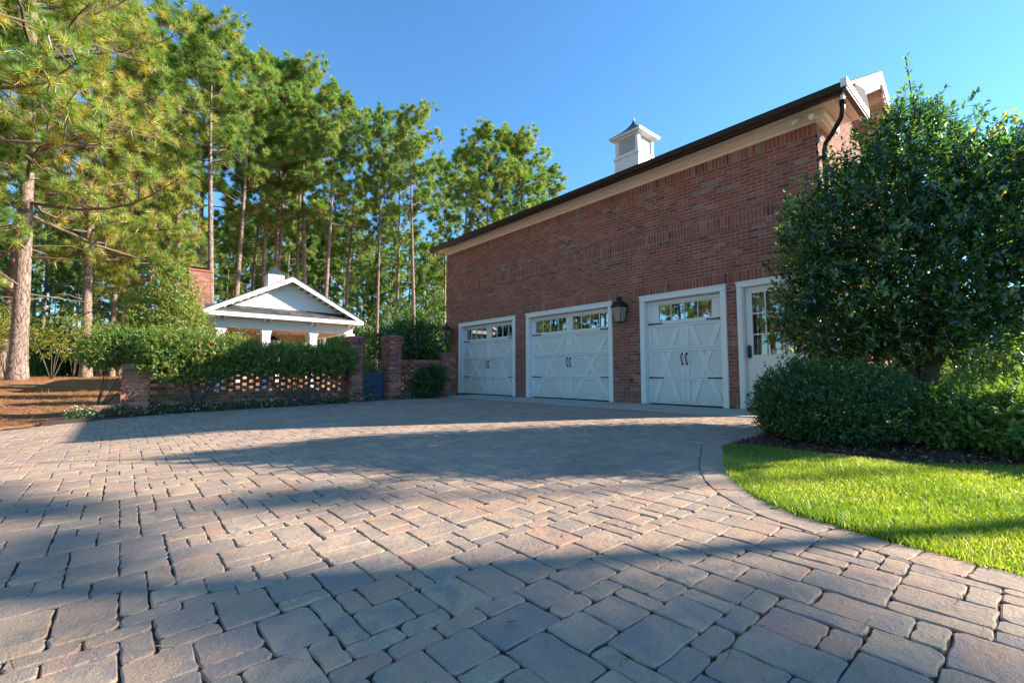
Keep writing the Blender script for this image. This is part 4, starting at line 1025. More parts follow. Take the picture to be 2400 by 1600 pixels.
# lantern hanging in the pavilion
t = empty('hanging_lantern', (-20.6, 4.72, 1.95)); tag(t, 'dark iron lantern hanging inside the white pavilion', 'lantern')
m = MB(); m.tube([(0, 0, 0.35), (0, 0, 0.67)], 0.008, 5); m.build('hanging_rod', 'black', t)
m = MB(); m.frustum((0, 0, 0), [(0.24, 0.06), (0.20, 0.09), (0.07, 0.2), (0.03, 0.24)]); m.build('lantern_hood', 'bronze', t)
m = MB()
for sx in (-1, 1):
    for sy in (-1, 1): m.tube([(sx * 0.11, sy * 0.11, -0.22), (sx * 0.13, sy * 0.13, 0.07)], 0.009, 5); m.tube([(sx * 0.1, sy * 0.1, 0.18), (sx * 0.1, sy * 0.1, 0.35)], 0.007, 4)
m.frustum((0, 0, 0), [(0.13, -0.24), (0.13, -0.22)]); m.frustum((0, 0, 0), [(0.12, 0.345), (0.12, 0.36)]); m.build('lantern_frame', 'black', t)

# garden behind the wall
grid_patch('garden_lawn', lin(-18.0, -11.6, 0.8), lin(0.6, 9.6, 0.75), lambda x, y: 0.006 + 0.01 * math.sin(x * 2 + y), 'turf')
tag(bpy.data.objects['garden_lawn'], 'small green garden lawn behind the brick screen')

# ------------------------------------------------------------------ vegetation builders
def leafy(rg, sprigs, per, size, slen, blobs, up=0.35, fill=0.35, tone_mu=0.45, tone_sd=0.2, aspect=0.5, wild=0.0, zmin=None, rag=1.0):
    """sprigs of small folded leaves on and inside a set of ellipsoids (cx,cy,cz,rx,ry,rz) -> V, F, tone"""
    B = np.array(blobs, dtype=float); w = (B[:, 3] * B[:, 4] * B[:, 5]) ** 0.67; w /= w.sum()
    k = rg.choice(len(B), size=sprigs, p=w); d = rnd_unit(sprigs, rg)
    rad = 1 - fill * rg.random(sprigs) ** 1.6 + rag * 0.07 * np.sin(d[:, 0] * 9 + k) * np.cos(d[:, 1] * 8 + d[:, 2] * 7 + k * 2) + rag * 0.05 * rg.normal(size=sprigs)
    p = B[k, :3] + d * rad[:, None] * B[k, 3:6]
    # drop sprigs that lie deep inside another blob
    keep = np.ones(sprigs, bool)
    for b_ in B:
        q = ((p - b_[:3]) / b_[3:6]); keep &= (q ** 2).sum(1) > 0.22
    if zmin is not None: keep &= p[:, 2] > zmin
    p, d = p[keep], d[keep]; n = len(p)
    ax = norm(d * 0.8 + rnd_unit(n, rg) * 0.6 + np.array([0, 0, up]))
    ln = slen * rg.uniform(0.6, 1.3, n); st = rg.normal(tone_mu, tone_sd, n)
    t = (np.arange(per)[None, :] + rg.random((n, per))) / per
    base = p[:, None, :] + ax[:, None, :] * (t * ln[:, None])[:, :, None]
    base = base.reshape(-1, 3); A = np.repeat(ax, per, 0); m = len(base)
    la = norm(A * 0.55 + rnd_unit(m, rg) * 0.95)
    wd = norm(np.cross(la, norm(A * 0.7 + np.array([0, 0, 0.7]) + rnd_unit(m, rg) * 0.6))); nm = np.cross(la, wd)
    s = size * rg.uniform(0.6, 1.25, m)[:, None]
    v0 = base; v1 = base + la * s * 0.5 + wd * s * aspect * 0.5 + nm * s * 0.08; v2 = base + la * s; v3 = base + la * s * 0.5 - wd * s * aspect * 0.5 + nm * s * 0.08
    V = np.stack([v0, v1, v2, v3], 1).reshape(-1, 3); F = np.arange(m * 4).reshape(-1, 4)
    tone = np.clip(np.repeat(st, per) + rg.normal(0, 0.08, m), 0, 1)
    return V, F, tone
def shrub(name, loc, label, cat, blobs, sprigs, per, size, slen, mat, seed, stems=None, group=None, shoots=0, leafname='foliage', **kw):
    rg = np.random.default_rng(seed); t = empty(name, loc); tag(t, label, cat, group)
    V, F, tn = leafy(rg, sprigs, per, size, slen, blobs, **kw)
    if shoots:
        B = np.array(blobs)
        for i in range(shoots):
            b_ = B[rg.integers(len(B))]; a = rg.uniform(0, 2 * PI); r = rg.uniform(0, 0.75)
            p0 = b_[:3] + np.array([math.cos(a) * r * b_[3], math.sin(a) * r * b_[4], math.sqrt(1 - r * r) * b_[5] * 0.95]); L = rg.uniform(0.12, 0.4) * (slen / 0.12)
            n = int(L / (size * 0.45)) + 2; dirn = norm(np.array([rg.normal(0, 0.18), rg.normal(0, 0.18), 1.0]))
            for j in range(n):
                q = p0 + dirn * L * j / n; la = norm(rnd_unit(1, rg)[0] * 0.8 + dirn * 0.6); wd = norm(np.cross(la, dirn)); s = size * (1.05 - 0.4 * j / n)
                nv = np.array([q, q + la * s * 0.5 + wd * s * 0.25, q + la * s, q + la * s * 0.5 - wd * s * 0.25]); F = np.vstack([F, [np.arange(4) + len(V)]]); V = np.vstack([V, nv]); tn = np.append(tn, min(1, 0.7 + 0.1 * rg.random()))
    o = link(bpy.data.objects.new(leafname, mesh_np(leafname, V, F, mat, tn)), t)
    if stems:
        m = MB(); rr = random.Random(seed)
        for (bx, by, bz), (tx, ty, tz), r in stems:
            P = [(bx + (tx - bx) * k / 4 + rr.uniform(-1, 1) * 0.02 * k, by + (ty - by) * k / 4 + rr.uniform(-1, 1) * 0.02 * k, bz + (tz - bz) * (k / 4) ** 0.9) for k in range(5)]
            m.tube(P, [r, r * 0.85, r * 0.7, r * 0.55, r * 0.35], 6)
        m.build('stem', 'greybark', t, smooth=True)
    return t

def tuft_mesh(P, D, rg, n, L, w, tone_mu, droop=0.25, old=0.12):
    """needle bursts at P pointing along D"""
    m = len(P); D2 = np.repeat(D, n, 0); C = np.repeat(P, n, 0); k = m * n
    r = rnd_unit(k, rg); dd = norm(D2 * 0.75 + r * 0.95 + np.array([0, 0, 0.10]))
    base = C - D2 * (rg.random((k, 1)) * L * 0.45)
    ln = L * rg.uniform(0.65, 1.0, (k, 1)); side = norm(np.cross(dd, rnd_unit(k, rg))) * w * 0.5
    tip = base + dd * ln + np.array([0, 0, -1]) * ln * droop * (1 - dd[:, 2:3] * 0.7) * 0.4
    V = np.stack([base - side, base + side, tip], 1).reshape(-1, 3)
    T = np.arange(k * 3).reshape(-1, 3)
    tt = np.repeat(np.clip(rg.normal(tone_mu, 0.14, m), 0, 0.85), n)
    back = ((dd * D2).sum(1) < 0.35); isold = back & (rg.random(k) < np.repeat(rg.random(m) < old * 3, n) * 0.75)
    tt = np.where(isold, rg.uniform(0.82, 1.0, k), tt + rg.normal(0, 0.05, k)); tt = np.clip(tt, 0, 1)
    return V, T, tt

def pine_meshes(seed, H, c0, R, r0, nl, sub, needles, L, w, tone_mu=0.45, lean=0.0, old=0.12, flat=1.0, dead=5, gap=0.0, lowdroop=0.0):
    rg = np.random.default_rng(seed); rr = random.Random(seed)
    # trunk path
    ph = rr.uniform(0, 6); amp = 0.10 + 0.012 * H * rr.random()
    def tp(t): return np.array([amp * math.sin(t * 3.1 + ph) - amp * math.sin(ph) + lean * t * t, amp * math.cos(t * 2.3 + ph) - amp * math.cos(ph), t * H])
    def tr(t): return r0 * ((1 - t) ** 0.75 * 0.93 + 0.05) * (1 + 0.38 * math.exp(-t * H / 0.5))
    m = MB(); ts = [0, 0.012, 0.03, 0.06] + [0.1 + 0.9 * i / 14 for i in range(15)]
    m.tube([tp(t) - (np.array([0, 0, 0.25]) if t == 0 else 0) for t in ts], [tr(t) for t in ts], 12); trunk = m.mesh('trunk', 'bark', True)
    m = MB(); P = []; D = []
    for i in range(nl):
        t = c0 + (0.985 - c0) * ((i + rr.random()) / nl) ** 0.85; u = (t - c0) / (1 - c0)
        prof = math.sin(min(1, 0.22 + u * 0.95) * PI) ** 0.6 if u < 0.7 else math.sqrt(max(0.02, 1 - ((u - 0.45) / 0.56) ** 2))
        ln = R * prof * rr.uniform(0.65, 1.12) * flat; az = i * 2.399 + rr.uniform(-0.5, 0.5); el = -0.12 - lowdroop * (1 - u) + u * 0.85 + rr.uniform(-0.15, 0.25)
        s = tp(t); n = 6; pts = [s]; dirn = np.array([math.cos(az) * math.cos(el), math.sin(az) * math.cos(el), math.sin(el)])
        for k in range(n):
            dirn = norm(dirn + np.array([rr.uniform(-0.2, 0.2), rr.uniform(-0.2, 0.2), rr.uniform(-0.06, 0.22)])); pts.append(pts[-1] + dirn * ln / n)
        rb = tr(t) * 0.38 * (0.5 + 0.5 * ln / R); m.tube(pts, [rb * (1 - 0.8 * k / n) + 0.008 for k in range(n + 1)], 5, cap=False)
        if rr.random() < gap: continue
        for k in range(sub):
            q = 0.35 + 0.65 * (k + rr.random()) / sub; idx = min(n - 1, int(q * n)); fr = q * n - idx; b0_ = pts[idx] * (1 - fr) + pts[idx + 1] * fr
            dd = norm(dirn * 0.5 + rnd_unit(1, rg)[0] * 0.8 + np.array([0, 0, 0.35])); sl = R * rr.uniform(0.10, 0.26)
            e1 = b0_ + dd * sl * 0.6; e2 = e1 + norm(dd + np.array([0, 0, 0.5])) * sl * 0.4
            m.tube([b0_, e1, e2], [rb * 0.3 + 0.004, rb * 0.2 + 0.004, 0.006], 4, cap=False)
            P.append(e2); D.append(norm(dd + np.array([0, 0, 0.6])))
            for z in range(2):
                d3 = norm(dd * 0.4 + rnd_unit(1, rg)[0] + np.array([0, 0, 0.3])); e3 = e1 + d3 * sl * rr.uniform(0.35, 0.7); m.tube([e1, e3], [0.010, 0.005], 3, cap=False); P.append(e3); D.append(norm(d3 + np.array([0, 0, 0.5])))
        P.append(pts[-1]); D.append(dirn)
    P.append(tp(0.995)); D.append(np.array([0, 0, 1.0]))
    for i in range(dead):
        t = c0 * rr.uniform(0.55, 0.98); az = rr.uniform(0, 6.28); s = tp(t); L2 = R * rr.uniform(0.12, 0.4)
        e1 = s + np.array([math.cos(az), math.sin(az), rr.uniform(-0.1, 0.3)]) * L2 * 0.6; e2 = e1 + np.array([math.cos(az + 0.4), math.sin(az + 0.4), rr.uniform(-0.3, 0.2)]) * L2 * 0.4
        m.tube([s, e1, e2], [tr(t) * 0.16, tr(t) * 0.1, 0.006], 4, cap=False)
    limbs = m.mesh('limbs', 'twig', True)
    V, T, tn = tuft_mesh(np.array(P), np.array(D), rg, needles, L, w, tone_mu, old=old)
    return trunk, limbs, mesh_np('crown', V, T, 'needle', tn)
def pine(meshes, loc, label, sc=1.0, rz=0.0, group=None, name='pine_tree'):
    t = empty(name, loc, rz); t.scale = (sc, sc, sc); tag(t, label, 'pine tree', group)
    for n, me in zip(('trunk', 'limbs', 'crown'), meshes): link(bpy.data.objects.new(n, me), t)
    return t

# ------------------------------------------------------------------ pines
HV = 24.0
VAR = [pine_meshes(21, HV, 0.50, 3.7, 0.20, 38, 7, 84, 0.46, 0.030, 0.44, 0.3, 0.12),
       pine_meshes(22, HV, 0.44, 3.3, 0.20, 40, 6, 84, 0.46, 0.030, 0.40, -0.3, 0.15),
       pine_meshes(23, HV, 0.60, 4.2, 0.22, 32, 8, 84, 0.46, 0.030, 0.46, 0.2, 0.10),
       pine_meshes(24, HV, 0.34, 3.5, 0.20, 44, 6, 80, 0.48, 0.032, 0.38, 0.1, 0.15),
       pine_meshes(25, HV, 0.16, 3.4, 0.20, 50, 5, 66, 0.56, 0.042, 0.32, 0.0, 0.12)]
def stand(px, py, d, ty, v, label, rz, group=None, wide=1.0):
    s = (859 - py) / 1046.0; x, y = spot(px, d, s); z0 = ground_z(x, y); h = topz(ty, d) - z0
    t = pine(VAR[v], (x, y, z0), label, h / (HV + 0.25), rz, group); t.scale = (h / HV * wide, h / HV * wide, h / HV); return t
MAIN = 'tall pines in a row behind the pavilion and garden'
stand(428, 400, 30, 68, 0, 'tallest pine with a sunlit pinkish trunk left of the pavilion chimney', 0.3, MAIN, 1.15)
stand(503, 450, 26.5, 118, 2, 'stout pine whose trunk rises just right of the pavilion chimney', 5.2, MAIN, 1.05)
stand(617, 450, 36, 170, 1, 'left stem of the close pine clump above the pavilion cupola', 4.0, MAIN)
stand(632, 450, 37.5, 185, 2, 'middle stem of the close pine clump above the pavilion cupola', 1.0, MAIN)
stand(648, 450, 37, 205, 0, 'right stem of the close pine clump above the pavilion cupola', 5.2, MAIN)
stand(690, 420, 43, 232, 1, 'pine between the cupola clump and the pavilion gable peak', 3.0, MAIN)
stand(752, 450, 34, 228, 0, 'pine with a straight bare trunk above the right half of the pavilion gable', 3.3, MAIN)
stand(800, 450, 45, 262, 3, 'pine behind the right end of the pavilion roof', 0.8, MAIN)
stand(872, 500, 37, 276, 1, 'slim pine rising behind the blue gate opening', 2.4, MAIN, 0.8)
stand(957, 500, 36, 294, 2, 'open crowned pine with forked limbs right of the blue gate', 5.0, MAIN, 0.95)
stand(912, 500, 48, 318, 0, 'pine set back between the gate pine and the forked pine', 1.9, MAIN)
stand(1108, 450, 41, 328, 2, 'leftmost of the pines standing over the left end of the garage roof', 0.2, MAIN, 1.05)
stand(1160, 450, 43, 326, 0, 'highest of the pines standing over the left end of the garage roof', 2.8, MAIN, 1.1)
stand(1215, 450, 44, 350, 2, 'third of the pines standing over the left end of the garage roof', 4.4, MAIN, 1.1)
stand(1262, 450, 47, 405, 1, 'lowest and rightmost pine peeping over the garage roof', 1.3, MAIN, 1.1)
stand(1022, 450, 52, 392, 1, 'low pine left of the group standing over the garage roof', 0.5, MAIN, 1.0)
stand(1064, 450, 46, 362, 0, 'pine just left of the leftmost tree over the garage roof corner', 3.6, MAIN, 1.1)
stand(585, 450, 46, 245, 3, 'bushy pine behind the gap between chimney pine and clump', 0.9, MAIN)
stand(350, 500, 36, 150, 1, 'dark stemmed pine behind the light green evergreen', 1.4, MAIN)
stand(268, 700, 32, 160, 3, 'left one of two dark pine stems standing close, left of the evergreen', 2.2, MAIN)
stand(288, 700, 33, 190, 1, 'right one of two dark pine stems standing close, left of the evergreen', 5.8, MAIN)
stand(18, 700, 27, -60, 0, 'pine trunk at the far left edge beside the thickest trunk', 3.9, MAIN)
stand(462, 450, 34, 110, 1, 'pine filling the gap between the tallest pine and the chimney pine', 0.7, MAIN, 1.1)
stand(548, 450, 32, 142, 0, 'pine between the chimney pine and the cupola clump', 2.9, MAIN, 1.05)
stand(715, 450, 39, 205, 2, 'pine above the peak of the pavilion gable', 4.9, MAIN, 1.0)
# pines deeper in the wood, alike
rr = random.Random(5)
W1 = 'pines deep in the wood on the left'; W2 = 'pines deep in the wood behind the pavilion'; W3 = 'pines deep in the wood between gate and garage'
def deep(n, a, b, d0, d1, label, group, e0, e1):
    for k in range(n):
        px = a + (b - a) * (k + rr.uniform(0.1, 0.9)) / n; d = rr.uniform(d0, d1); x, y = spot(px, d)
        h = rr.uniform(e0, e1) * d; h = max(11, min(26, h)); v = rr.choice([0, 1, 2, 0, 2, 3, 4]); z0 = ground_z(x, y)
        t = pine(VAR[v], (x, y, z0 - 0.1), label, h / HV, rr.uniform(0, 6.28), group)
deep(22, -120, 400, 38, 80, 'slender pine standing deep in the wood on the left', W1, 0.30, 0.48)
deep(20, 400, 800, 46, 85, 'slender pine standing deep in the wood behind the pavilion', W2, 0.28, 0.42)
deep(14, 800, 1080, 50, 90, 'slender pine standing deep in the wood between gate and garage', W3, 0.24, 0.36)
for k in range(22):
    px = 0 + 1060 * (k + rr.uniform(0.1, 0.9)) / 22; d = rr.uniform(52, 78); x, y = spot(px, d)
    pine(VAR[4], (x, y, ground_z(x, y) - 0.1), 'low branched young pine filling the gaps deep in the wood', min(0.24 * d, 14) / HV, rr.uniform(0, 6.28), 'low branched pines filling the gaps deep in the wood')
deep(16, -200, 1060, 90, 130, 'distant pine at the far edge of the wood', 'distant pines at the far edge of the wood', 0.14, 0.22)

# near pines on the left
near1 = pine_meshes(31, 25.0, 0.24, 7.2, 0.31, 64, 12, 96, 0.46, 0.019, 0.64, 1.4, 0.32, dead=8, lowdroop=0.25)
x, y = spot(42, 19.5); pine(near1, (x, y, ground_z(x, y)), 'thickest pine with pale flaky bark and broad hanging boughs at the far left', 1.0, -2.28)
near2 = pine_meshes(33, 21.0, 0.30, 4.9, 0.25, 56, 9, 84, 0.46, 0.023, 0.60, 0.0, 0.28, dead=6, lowdroop=0.3)
x, y = spot(199, 25); pine(near2, (x, y, ground_z(x, y)), 'second pine from the left with low yellow green tufts around its stem', 1.0, 2.0)
x, y = spot(-150, 15.5); t = pine(near2, (x, y, ground_z(x, y)), 'near pine just outside the left edge whose boughs reach in', 1.1, 4.2)
x, y = spot(330, 29); pine(near2, (x, y, ground_z(x, y)), 'bushy young pine in front of the tallest pine row, left of the chimney', 0.78, 5.0)

# pines across the lawn behind the viewpoint (seen mirrored in the panes) and beside it (casting the bands of shade)
BK = 'pines behind the viewpoint mirrored in the door panes'
for k, (x, y, s, v) in enumerate([(-20, -14, 0.9, 0), (-13, -20, 1.0, 2), (-26, -22, 0.95, 1), (-7, -16, 0.9, 1), (-32, -12, 0.8, 3), (-18, -30, 1, 4), (-8, -32, 1, 4), (-28, -34, 1, 4), (2, -24, 0.9, 3), (-38, -26, 1, 4), (-2, -38, 1, 4), (-24, -10, 0.7, 4), (-30, -17, 0.9, 4), (-16, -24, 0.9, 4), (-11, -27, 0.9, 4), (-35, -20, 0.9, 4), (-22, -28, 1, 4), (-42, -16, 1, 4), (-27, -5, 0.7, 3), (-34, -7, 0.9, 4), (-15.5, -15, 0.62, 4), (-19, -21, 0.8, 4), (-22.5, -18, 0.7, 4), (-25, -14, 0.75, 4), (-29, -20, 0.8, 4), (-33, -15, 0.8, 4), (-37, -21, 0.9, 4), (-43, -20, 0.9, 4), (-48, -15, 0.9, 4), (-53, -21, 0.9, 4), (-40, -12, 0.8, 4), (-12, -19, 0.7, 4)]):
    pine(VAR[v], (x, y, -0.2), 'tall pine across the yard behind the viewpoint', s, k * 1.7, BK)
def shade_tree(p, q, s, v, rz):      # p across the light, q along it, towards the sun
    x, y = 0.835 * p + 0.55 * q, -0.55 * p + 0.835 * q
    pine(VAR[v], (x, y, 0), 'tall pine standing right of the view and casting shade over the driveway', s, rz, 'pines right of the view casting shade')
VAR.append(None); VAR[5:] = [None, None]; VAR[6] = pine_meshes(28, 24.0, 0.78, 1.4, 0.18, 18, 4, 84, 0.46, 0.030, 0.44, 0.5, 0.12, dead=10)
VAR[5] = (pine_meshes(27, 24.0, 0.76, 2.5, 0.20, 26, 7, 84, 0.46, 0.030, 0.44, 0.0, 0.12, dead=14))
for a in [(-0.15, 32.5, 0.86, 5, 0.3), (2.4, 33.5, 0.9, 5, 4.0), (0.9, 37.0, 0.95, 5, 2.6), (-2.78, 28.0, 0.78, 6, 1.9), (-1.75, 13.0, 0.56, 6, 2.4), (5.4, 31, 0.85, 2, 2.0)]: shade_tree(*a)

# ------------------------------------------------------------------ broadleaf trees and shrubs
def at(px, d): return spot(px, d)
# light green evergreen left of the chimney
x, y = at(378, 13.6)
shrub('evergreen_tree', (x, y, 0), 'light green broadleaf evergreen tree left of the pavilion chimney', 'evergreen tree',
      [(0, 0, 2.1, 0.95, 0.95, 1.1), (-0.5, -0.4, 1.5, 0.8, 0.8, 0.8), (0.45, 0.4, 1.7, 0.75, 0.75, 0.9), (0.1, 0.15, 3.0, 0.6, 0.6, 0.85), (0.2, -0.1, 3.6, 0.32, 0.32, 0.5), (-0.35, -0.4, 2.5, 0.6, 0.6, 0.7)],
      4300, 8, 0.085, 0.16, 'hedge', 41, [((0, 0, -0.1), (0, 0, 3.2), 0.09), ((0, 0, 0.4), (0.5, 0.4, 2.0), 0.05), ((0, 0, 0.4), (-0.5, -0.4, 1.9), 0.05)], shoots=40, fill=0.75, tone_mu=0.82, tone_sd=0.1)
# hedge shrubs trained over the screen wall
HG = 'shrubs of the hedge trained over the brick screen'
def hedge(y, bx, by, blobs, label, seed, sprigs):
    st = [((bx, by, -0.12), (b_[0] + random.uniform(-0.2, 0.2), b_[1] - y + by * 0 + random.uniform(-0.25, 0.25), b_[2] - 0.1), random.uniform(0.006, 0.014)) for b_ in blobs for _ in range(3)]
    bl = [(b_[0], b_[1] - y, *b_[2:]) for b_ in blobs]
    shrub('hedge_shrub', (-10.95 if y > 0 else -11.28, y, 0), label, 'shrub', bl, int(sprigs * 1.5), 8, 0.05, 0.11, 'hedge', seed, st, HG, shoots=26, fill=0.8, tone_mu=0.66)
hedge(-0.30, 0.0, 0.0, [(-0.10, -0.25, 1.06, 0.38, 0.33, 0.30), (-0.1, 0.05, 1.13, 0.42, 0.40, 0.33), (0.15, 0.38, 1.08, 0.38, 0.38, 0.33)], 'leftmost sunlit hedge shrub leaning over the brick pillar', 51, 2600)
hedge(1.15, 0.12, 0.0, [(0.0, 0.70, 1.11, 0.42, 0.5, 0.35), (0.05, 1.15, 1.08, 0.42, 0.55, 0.36), (0.0, 1.65, 1.08, 0.4, 0.45, 0.33), (-0.2, 1.95, 1.12, 0.3, 0.4, 0.28), (0.14, 0.65, 0.76, 0.22, 0.4, 0.24), (0.14, 1.0, 0.72, 0.22, 0.38, 0.26), (0.12, 1.4, 0.74, 0.22, 0.38, 0.24), (0.10, 1.75, 0.80, 0.2, 0.3, 0.2)], 'hedge shrub with fanned bare stems left of the middle of the screen wall', 52, 3600)
hedge(3.05, 0.12, 0.0, [(0.0, 2.15, 0.99, 0.34, 0.4, 0.26), (0.0, 2.6, 0.97, 0.36, 0.45, 0.27), (0.0, 3.1, 0.99, 0.36, 0.45, 0.26), (0.05, 3.6, 0.98, 0.36, 0.42, 0.28), (0.1, 4.0, 0.98, 0.32, 0.34, 0.27), (-0.25, 3.95, 1.15, 0.25, 0.3, 0.28), (0.12, 2.3, 0.78, 0.18, 0.4, 0.18), (0.12, 3.0, 0.78, 0.18, 0.45, 0.18), (0.12, 3.7, 0.77, 0.18, 0.4, 0.18)], 'shaded hedge shrub with a dark many stemmed base nearest the gate', 53, 4000)
x, y = at(640, 13.5)
# plants inside the garden seen above the hedge
shrub('garden_shrub', (-12.4, 3.4, 0), 'pale leafy shrub poking up between the pavilion columns behind the hedge', 'shrub', [(0, 0, 1.0, 0.45, 0.9, 0.45), (0.1, -0.3, 0.7, 0.4, 0.8, 0.5)], 900, 8, 0.045, 0.12, 'hedge', 54, shoots=30, tone_mu=0.62)
shrub('clipped_hedge', (-14.6, 6.9, 0), 'bright yellow green clipped hedge seen through the gate', 'hedge', [(0, -1.0, 0.55, 0.45, 0.9, 0.52), (0, 0, 0.55, 0.45, 0.9, 0.52), (0, 1.0, 0.55, 0.45, 0.9, 0.52), (0, 2.0, 0.55, 0.45, 0.9, 0.52)], 3600, 7, 0.06, 0.12, 'lime', 55, fill=0.5)
# dark camellia behind the right screen wall and the bush in front of it
shrub('camellia', (-12.2, 6.6, 0), 'large dark camellia behind the short screen wall beside the garage', 'shrub',
      [(0, -0.3, 1.45, 0.7, 0.8, 0.6), (0, 0.5, 1.55, 0.7, 0.75, 0.62), (-0.2, 0.1, 1.85, 0.5, 0.6, 0.4), (0.1, -0.9, 1.4, 0.4, 0.4, 0.4), (0.1, 0.3, 1.0, 0.5, 0.8, 0.5)], 3200, 7, 0.075, 0.14, 'box', 56,
      [((0, 0, 0), (0.0, -0.3, 1.5), 0.05), ((0, 0.2, 0), (0.0, 0.6, 1.5), 0.045)], fill=0.7)
shrub('low_shrub', (-10.95, 6.42, -0.03), 'dark rounded bush in front of the short screen wall', 'shrub', [(0, 0, 0.42, 0.33, 0.42, 0.46), (0.05, -0.15, 0.3, 0.3, 0.35, 0.34), (0.0, 0.2, 0.55, 0.28, 0.3, 0.35)], 1900, 8, 0.045, 0.1, 'box', 57, fill=0.6)
# understorey saplings with yellowing leaves on the left
US = 'yellowing saplings under the pines'
for k, (px, d, h, w) in enumerate([(120, 21, 3.3, 2.0), (232, 24, 3.0, 1.8), (15, 23, 3.4, 1.8), (300, 27, 3.2, 1.6), (-60, 20, 3.4, 1.8), (170, 30, 3.2, 2.4)]):
    x, y = at(px, d); z0 = ground_z(x, y); rg_ = random.Random(60 + k)
    bl = [(rg_.uniform(-w * 0.5, w * 0.5), rg_.uniform(-w * 0.5, w * 0.5), h * rg_.uniform(0.42, 0.95), w * 0.42, w * 0.42, 0.28) for _ in range(9)]
    lab = ['open yellow leaved sapling between the two nearest pines', 'yellow leaved sapling beside the second pine trunk', 'thin yellow sapling crossing the left edge', 'greenish sapling left of the hedge end', 'yellowing sapling just outside the left edge', 'wide yellow green sapling farther back between the pines'][k]
    shrub('sapling', (x, y, z0), lab, 'sapling', bl, 620, 7, 0.085, 0.3, 'autumn', 60 + k, [((0, 0, -0.1), (b_[0], b_[1], b_[2]), 0.022) for b_ in bl[:6]], US, fill=0.95, tone_mu=0.42, tone_sd=0.22, up=0.0)
# understorey thicket far back
TK = 'green thickets far back under the pines'
tk_src = None
for k in range(46):
    px = -120 + 1170 * (k + rr.uniform(0, 1)) / 46; d = rr.uniform(44, 70); x, y = at(px, d)
    if k < 3:
        s_ = shrub('thicket', (x, y, ground_z(x, y)), 'low green thicket far back under the pines', 'thicket', [(rr.uniform(-1.5, 1.5), rr.uniform(-1.5, 1.5), rr.uniform(0.6, 2.6), 1.4, 1.4, 1.0) for _ in range(7)], 1500, 6, 0.22, 0.4, ('hedge', 'box', 'lime')[k], 80 + k, None, TK, fill=0.8)
        tk_src = (tk_src or []) + [s_]
    else:
        c = copy_tree(tk_src[rr.choice([0, 0, 1, 2])]); c.location = (x, y, ground_z(x, y)); c.rotation_euler = (0, 0, rr.uniform(0, 6)); q = rr.uniform(0.8, 1.6); c.scale = (q, q, q * rr.uniform(0.8, 1.5))

# ------------------------------------------------------------------ planting on the right
hx, hy = -0.90, 6.98
hb = [(0, 0, 1.95, 1.25, 1.25, 1.15), (-0.35, -0.2, 1.5, 1.0, 1.0, 0.75), (0.45, 0.15, 1.75, 1.02, 1.02, 0.85), (-0.02, 0.0, 2.75, 0.80, 0.80, 0.88), (0.05, 0.0, 3.35, 0.36, 0.36, 0.50), (-0.50, -0.30, 2.35, 0.75, 0.72, 0.75), (0.70, 0.25, 2.3, 0.85, 0.85, 0.85), (1.2, 0.4, 2.5, 0.75, 0.75, 0.72), (-0.7, -0.45, 1.2, 0.55, 0.55, 0.38)]
hol = shrub('holly_tree', (hx, hy, -0.03), 'big dark glossy holly tree covering the right end of the garage', 'holly tree', hb, 19000, 9, 0.064, 0.16, 'holly', 71,
            [((0.05, 0, -0.1), (0.1, 0.05, 3.2), 0.12), ((0, 0, 0.5), (-0.7, -0.4, 2.0), 0.05), ((0, 0, 0.5), (0.8, 0.3, 2.2), 0.06), ((0, 0, 0.7), (0.3, -0.6, 2.0), 0.045), ((0, 0, 0.6), (-0.3, 0.7, 2.0), 0.05)], fill=0.85, tone_mu=0.40, tone_sd=0.24, rag=1.7, shoots=60)
# long upright shoots above its top
rg = np.random.default_rng(9)
for k, (dx, dy, z0, L) in enumerate([(0.10, -0.02, 3.45, 1.0), (-0.36, -0.12, 3.05, 0.62), (-0.12, -0.05, 3.35, 0.60), (0.26, 0.1, 3.4, 0.50), (-0.62, -0.3, 2.75, 0.45), (-0.75, -0.4, 2.7, 0.38), (0.4, 0.15, 3.1, 0.4), (0.75, 0.3, 3.1, 0.35), (1.1, 0.4, 2.8, 0.35)]):
    V = []; F = []; tn = []; n = int(L / 0.028); cur = np.array([dx, dy, z0]); m = MB(); pts = [tuple(cur)]
    dr = norm(np.array([rg.normal(0, 0.08), rg.normal(0, 0.08), 1.0]))
    for j in range(n):
        cur = cur + dr * L / n; pts.append(tuple(cur)); a = j * 2.4; la = norm(np.array([math.cos(a), math.sin(a), 0.9])); wd = norm(np.cross(la, [0, 0, 1.0])); s = 0.10 * (1.05 - 0.45 * j / n)
        o0 = len(V); V += [cur, cur + la * s * 0.5 + wd * s * 0.24, cur + la * s, cur + la * s * 0.5 - wd * s * 0.24]; F.append((o0, o0 + 1, o0 + 2, o0 + 3)); tn.append(0.80)
    link(bpy.data.objects.new('shoot_leaves', mesh_np('shoot_leaves', V, F, 'holly', tn)), hol)
    m.tube(pts, [0.006] * len(pts), 4); m.build('shoot', 'greybark', hol)
shrub('rounded_bush', (-1.42, 5.45, -0.04), 'clipped rounded dark green bush in front of the holly and entrance door', 'bush', [(0, 0, 0.36, 0.66, 0.66, 0.40), (-0.2, -0.1, 0.42, 0.42, 0.42, 0.34), (0.25, 0.1, 0.38, 0.45, 0.45, 0.36), (-0.35, 0.1, 0.25, 0.4, 0.4, 0.28), (0.1, -0.25, 0.28, 0.5, 0.4, 0.3)],
      13000, 8, 0.029, 0.07, 'box', 72, [((0, 0, -0.05), (0.2 * math.cos(a), 0.2 * math.sin(a), 0.4), 0.014) for a in (0, 1.3, 2.6, 3.9, 5.2)], fill=0.6, tone_mu=0.5)
LB = 'low leafy shrubs at the lawn edge'
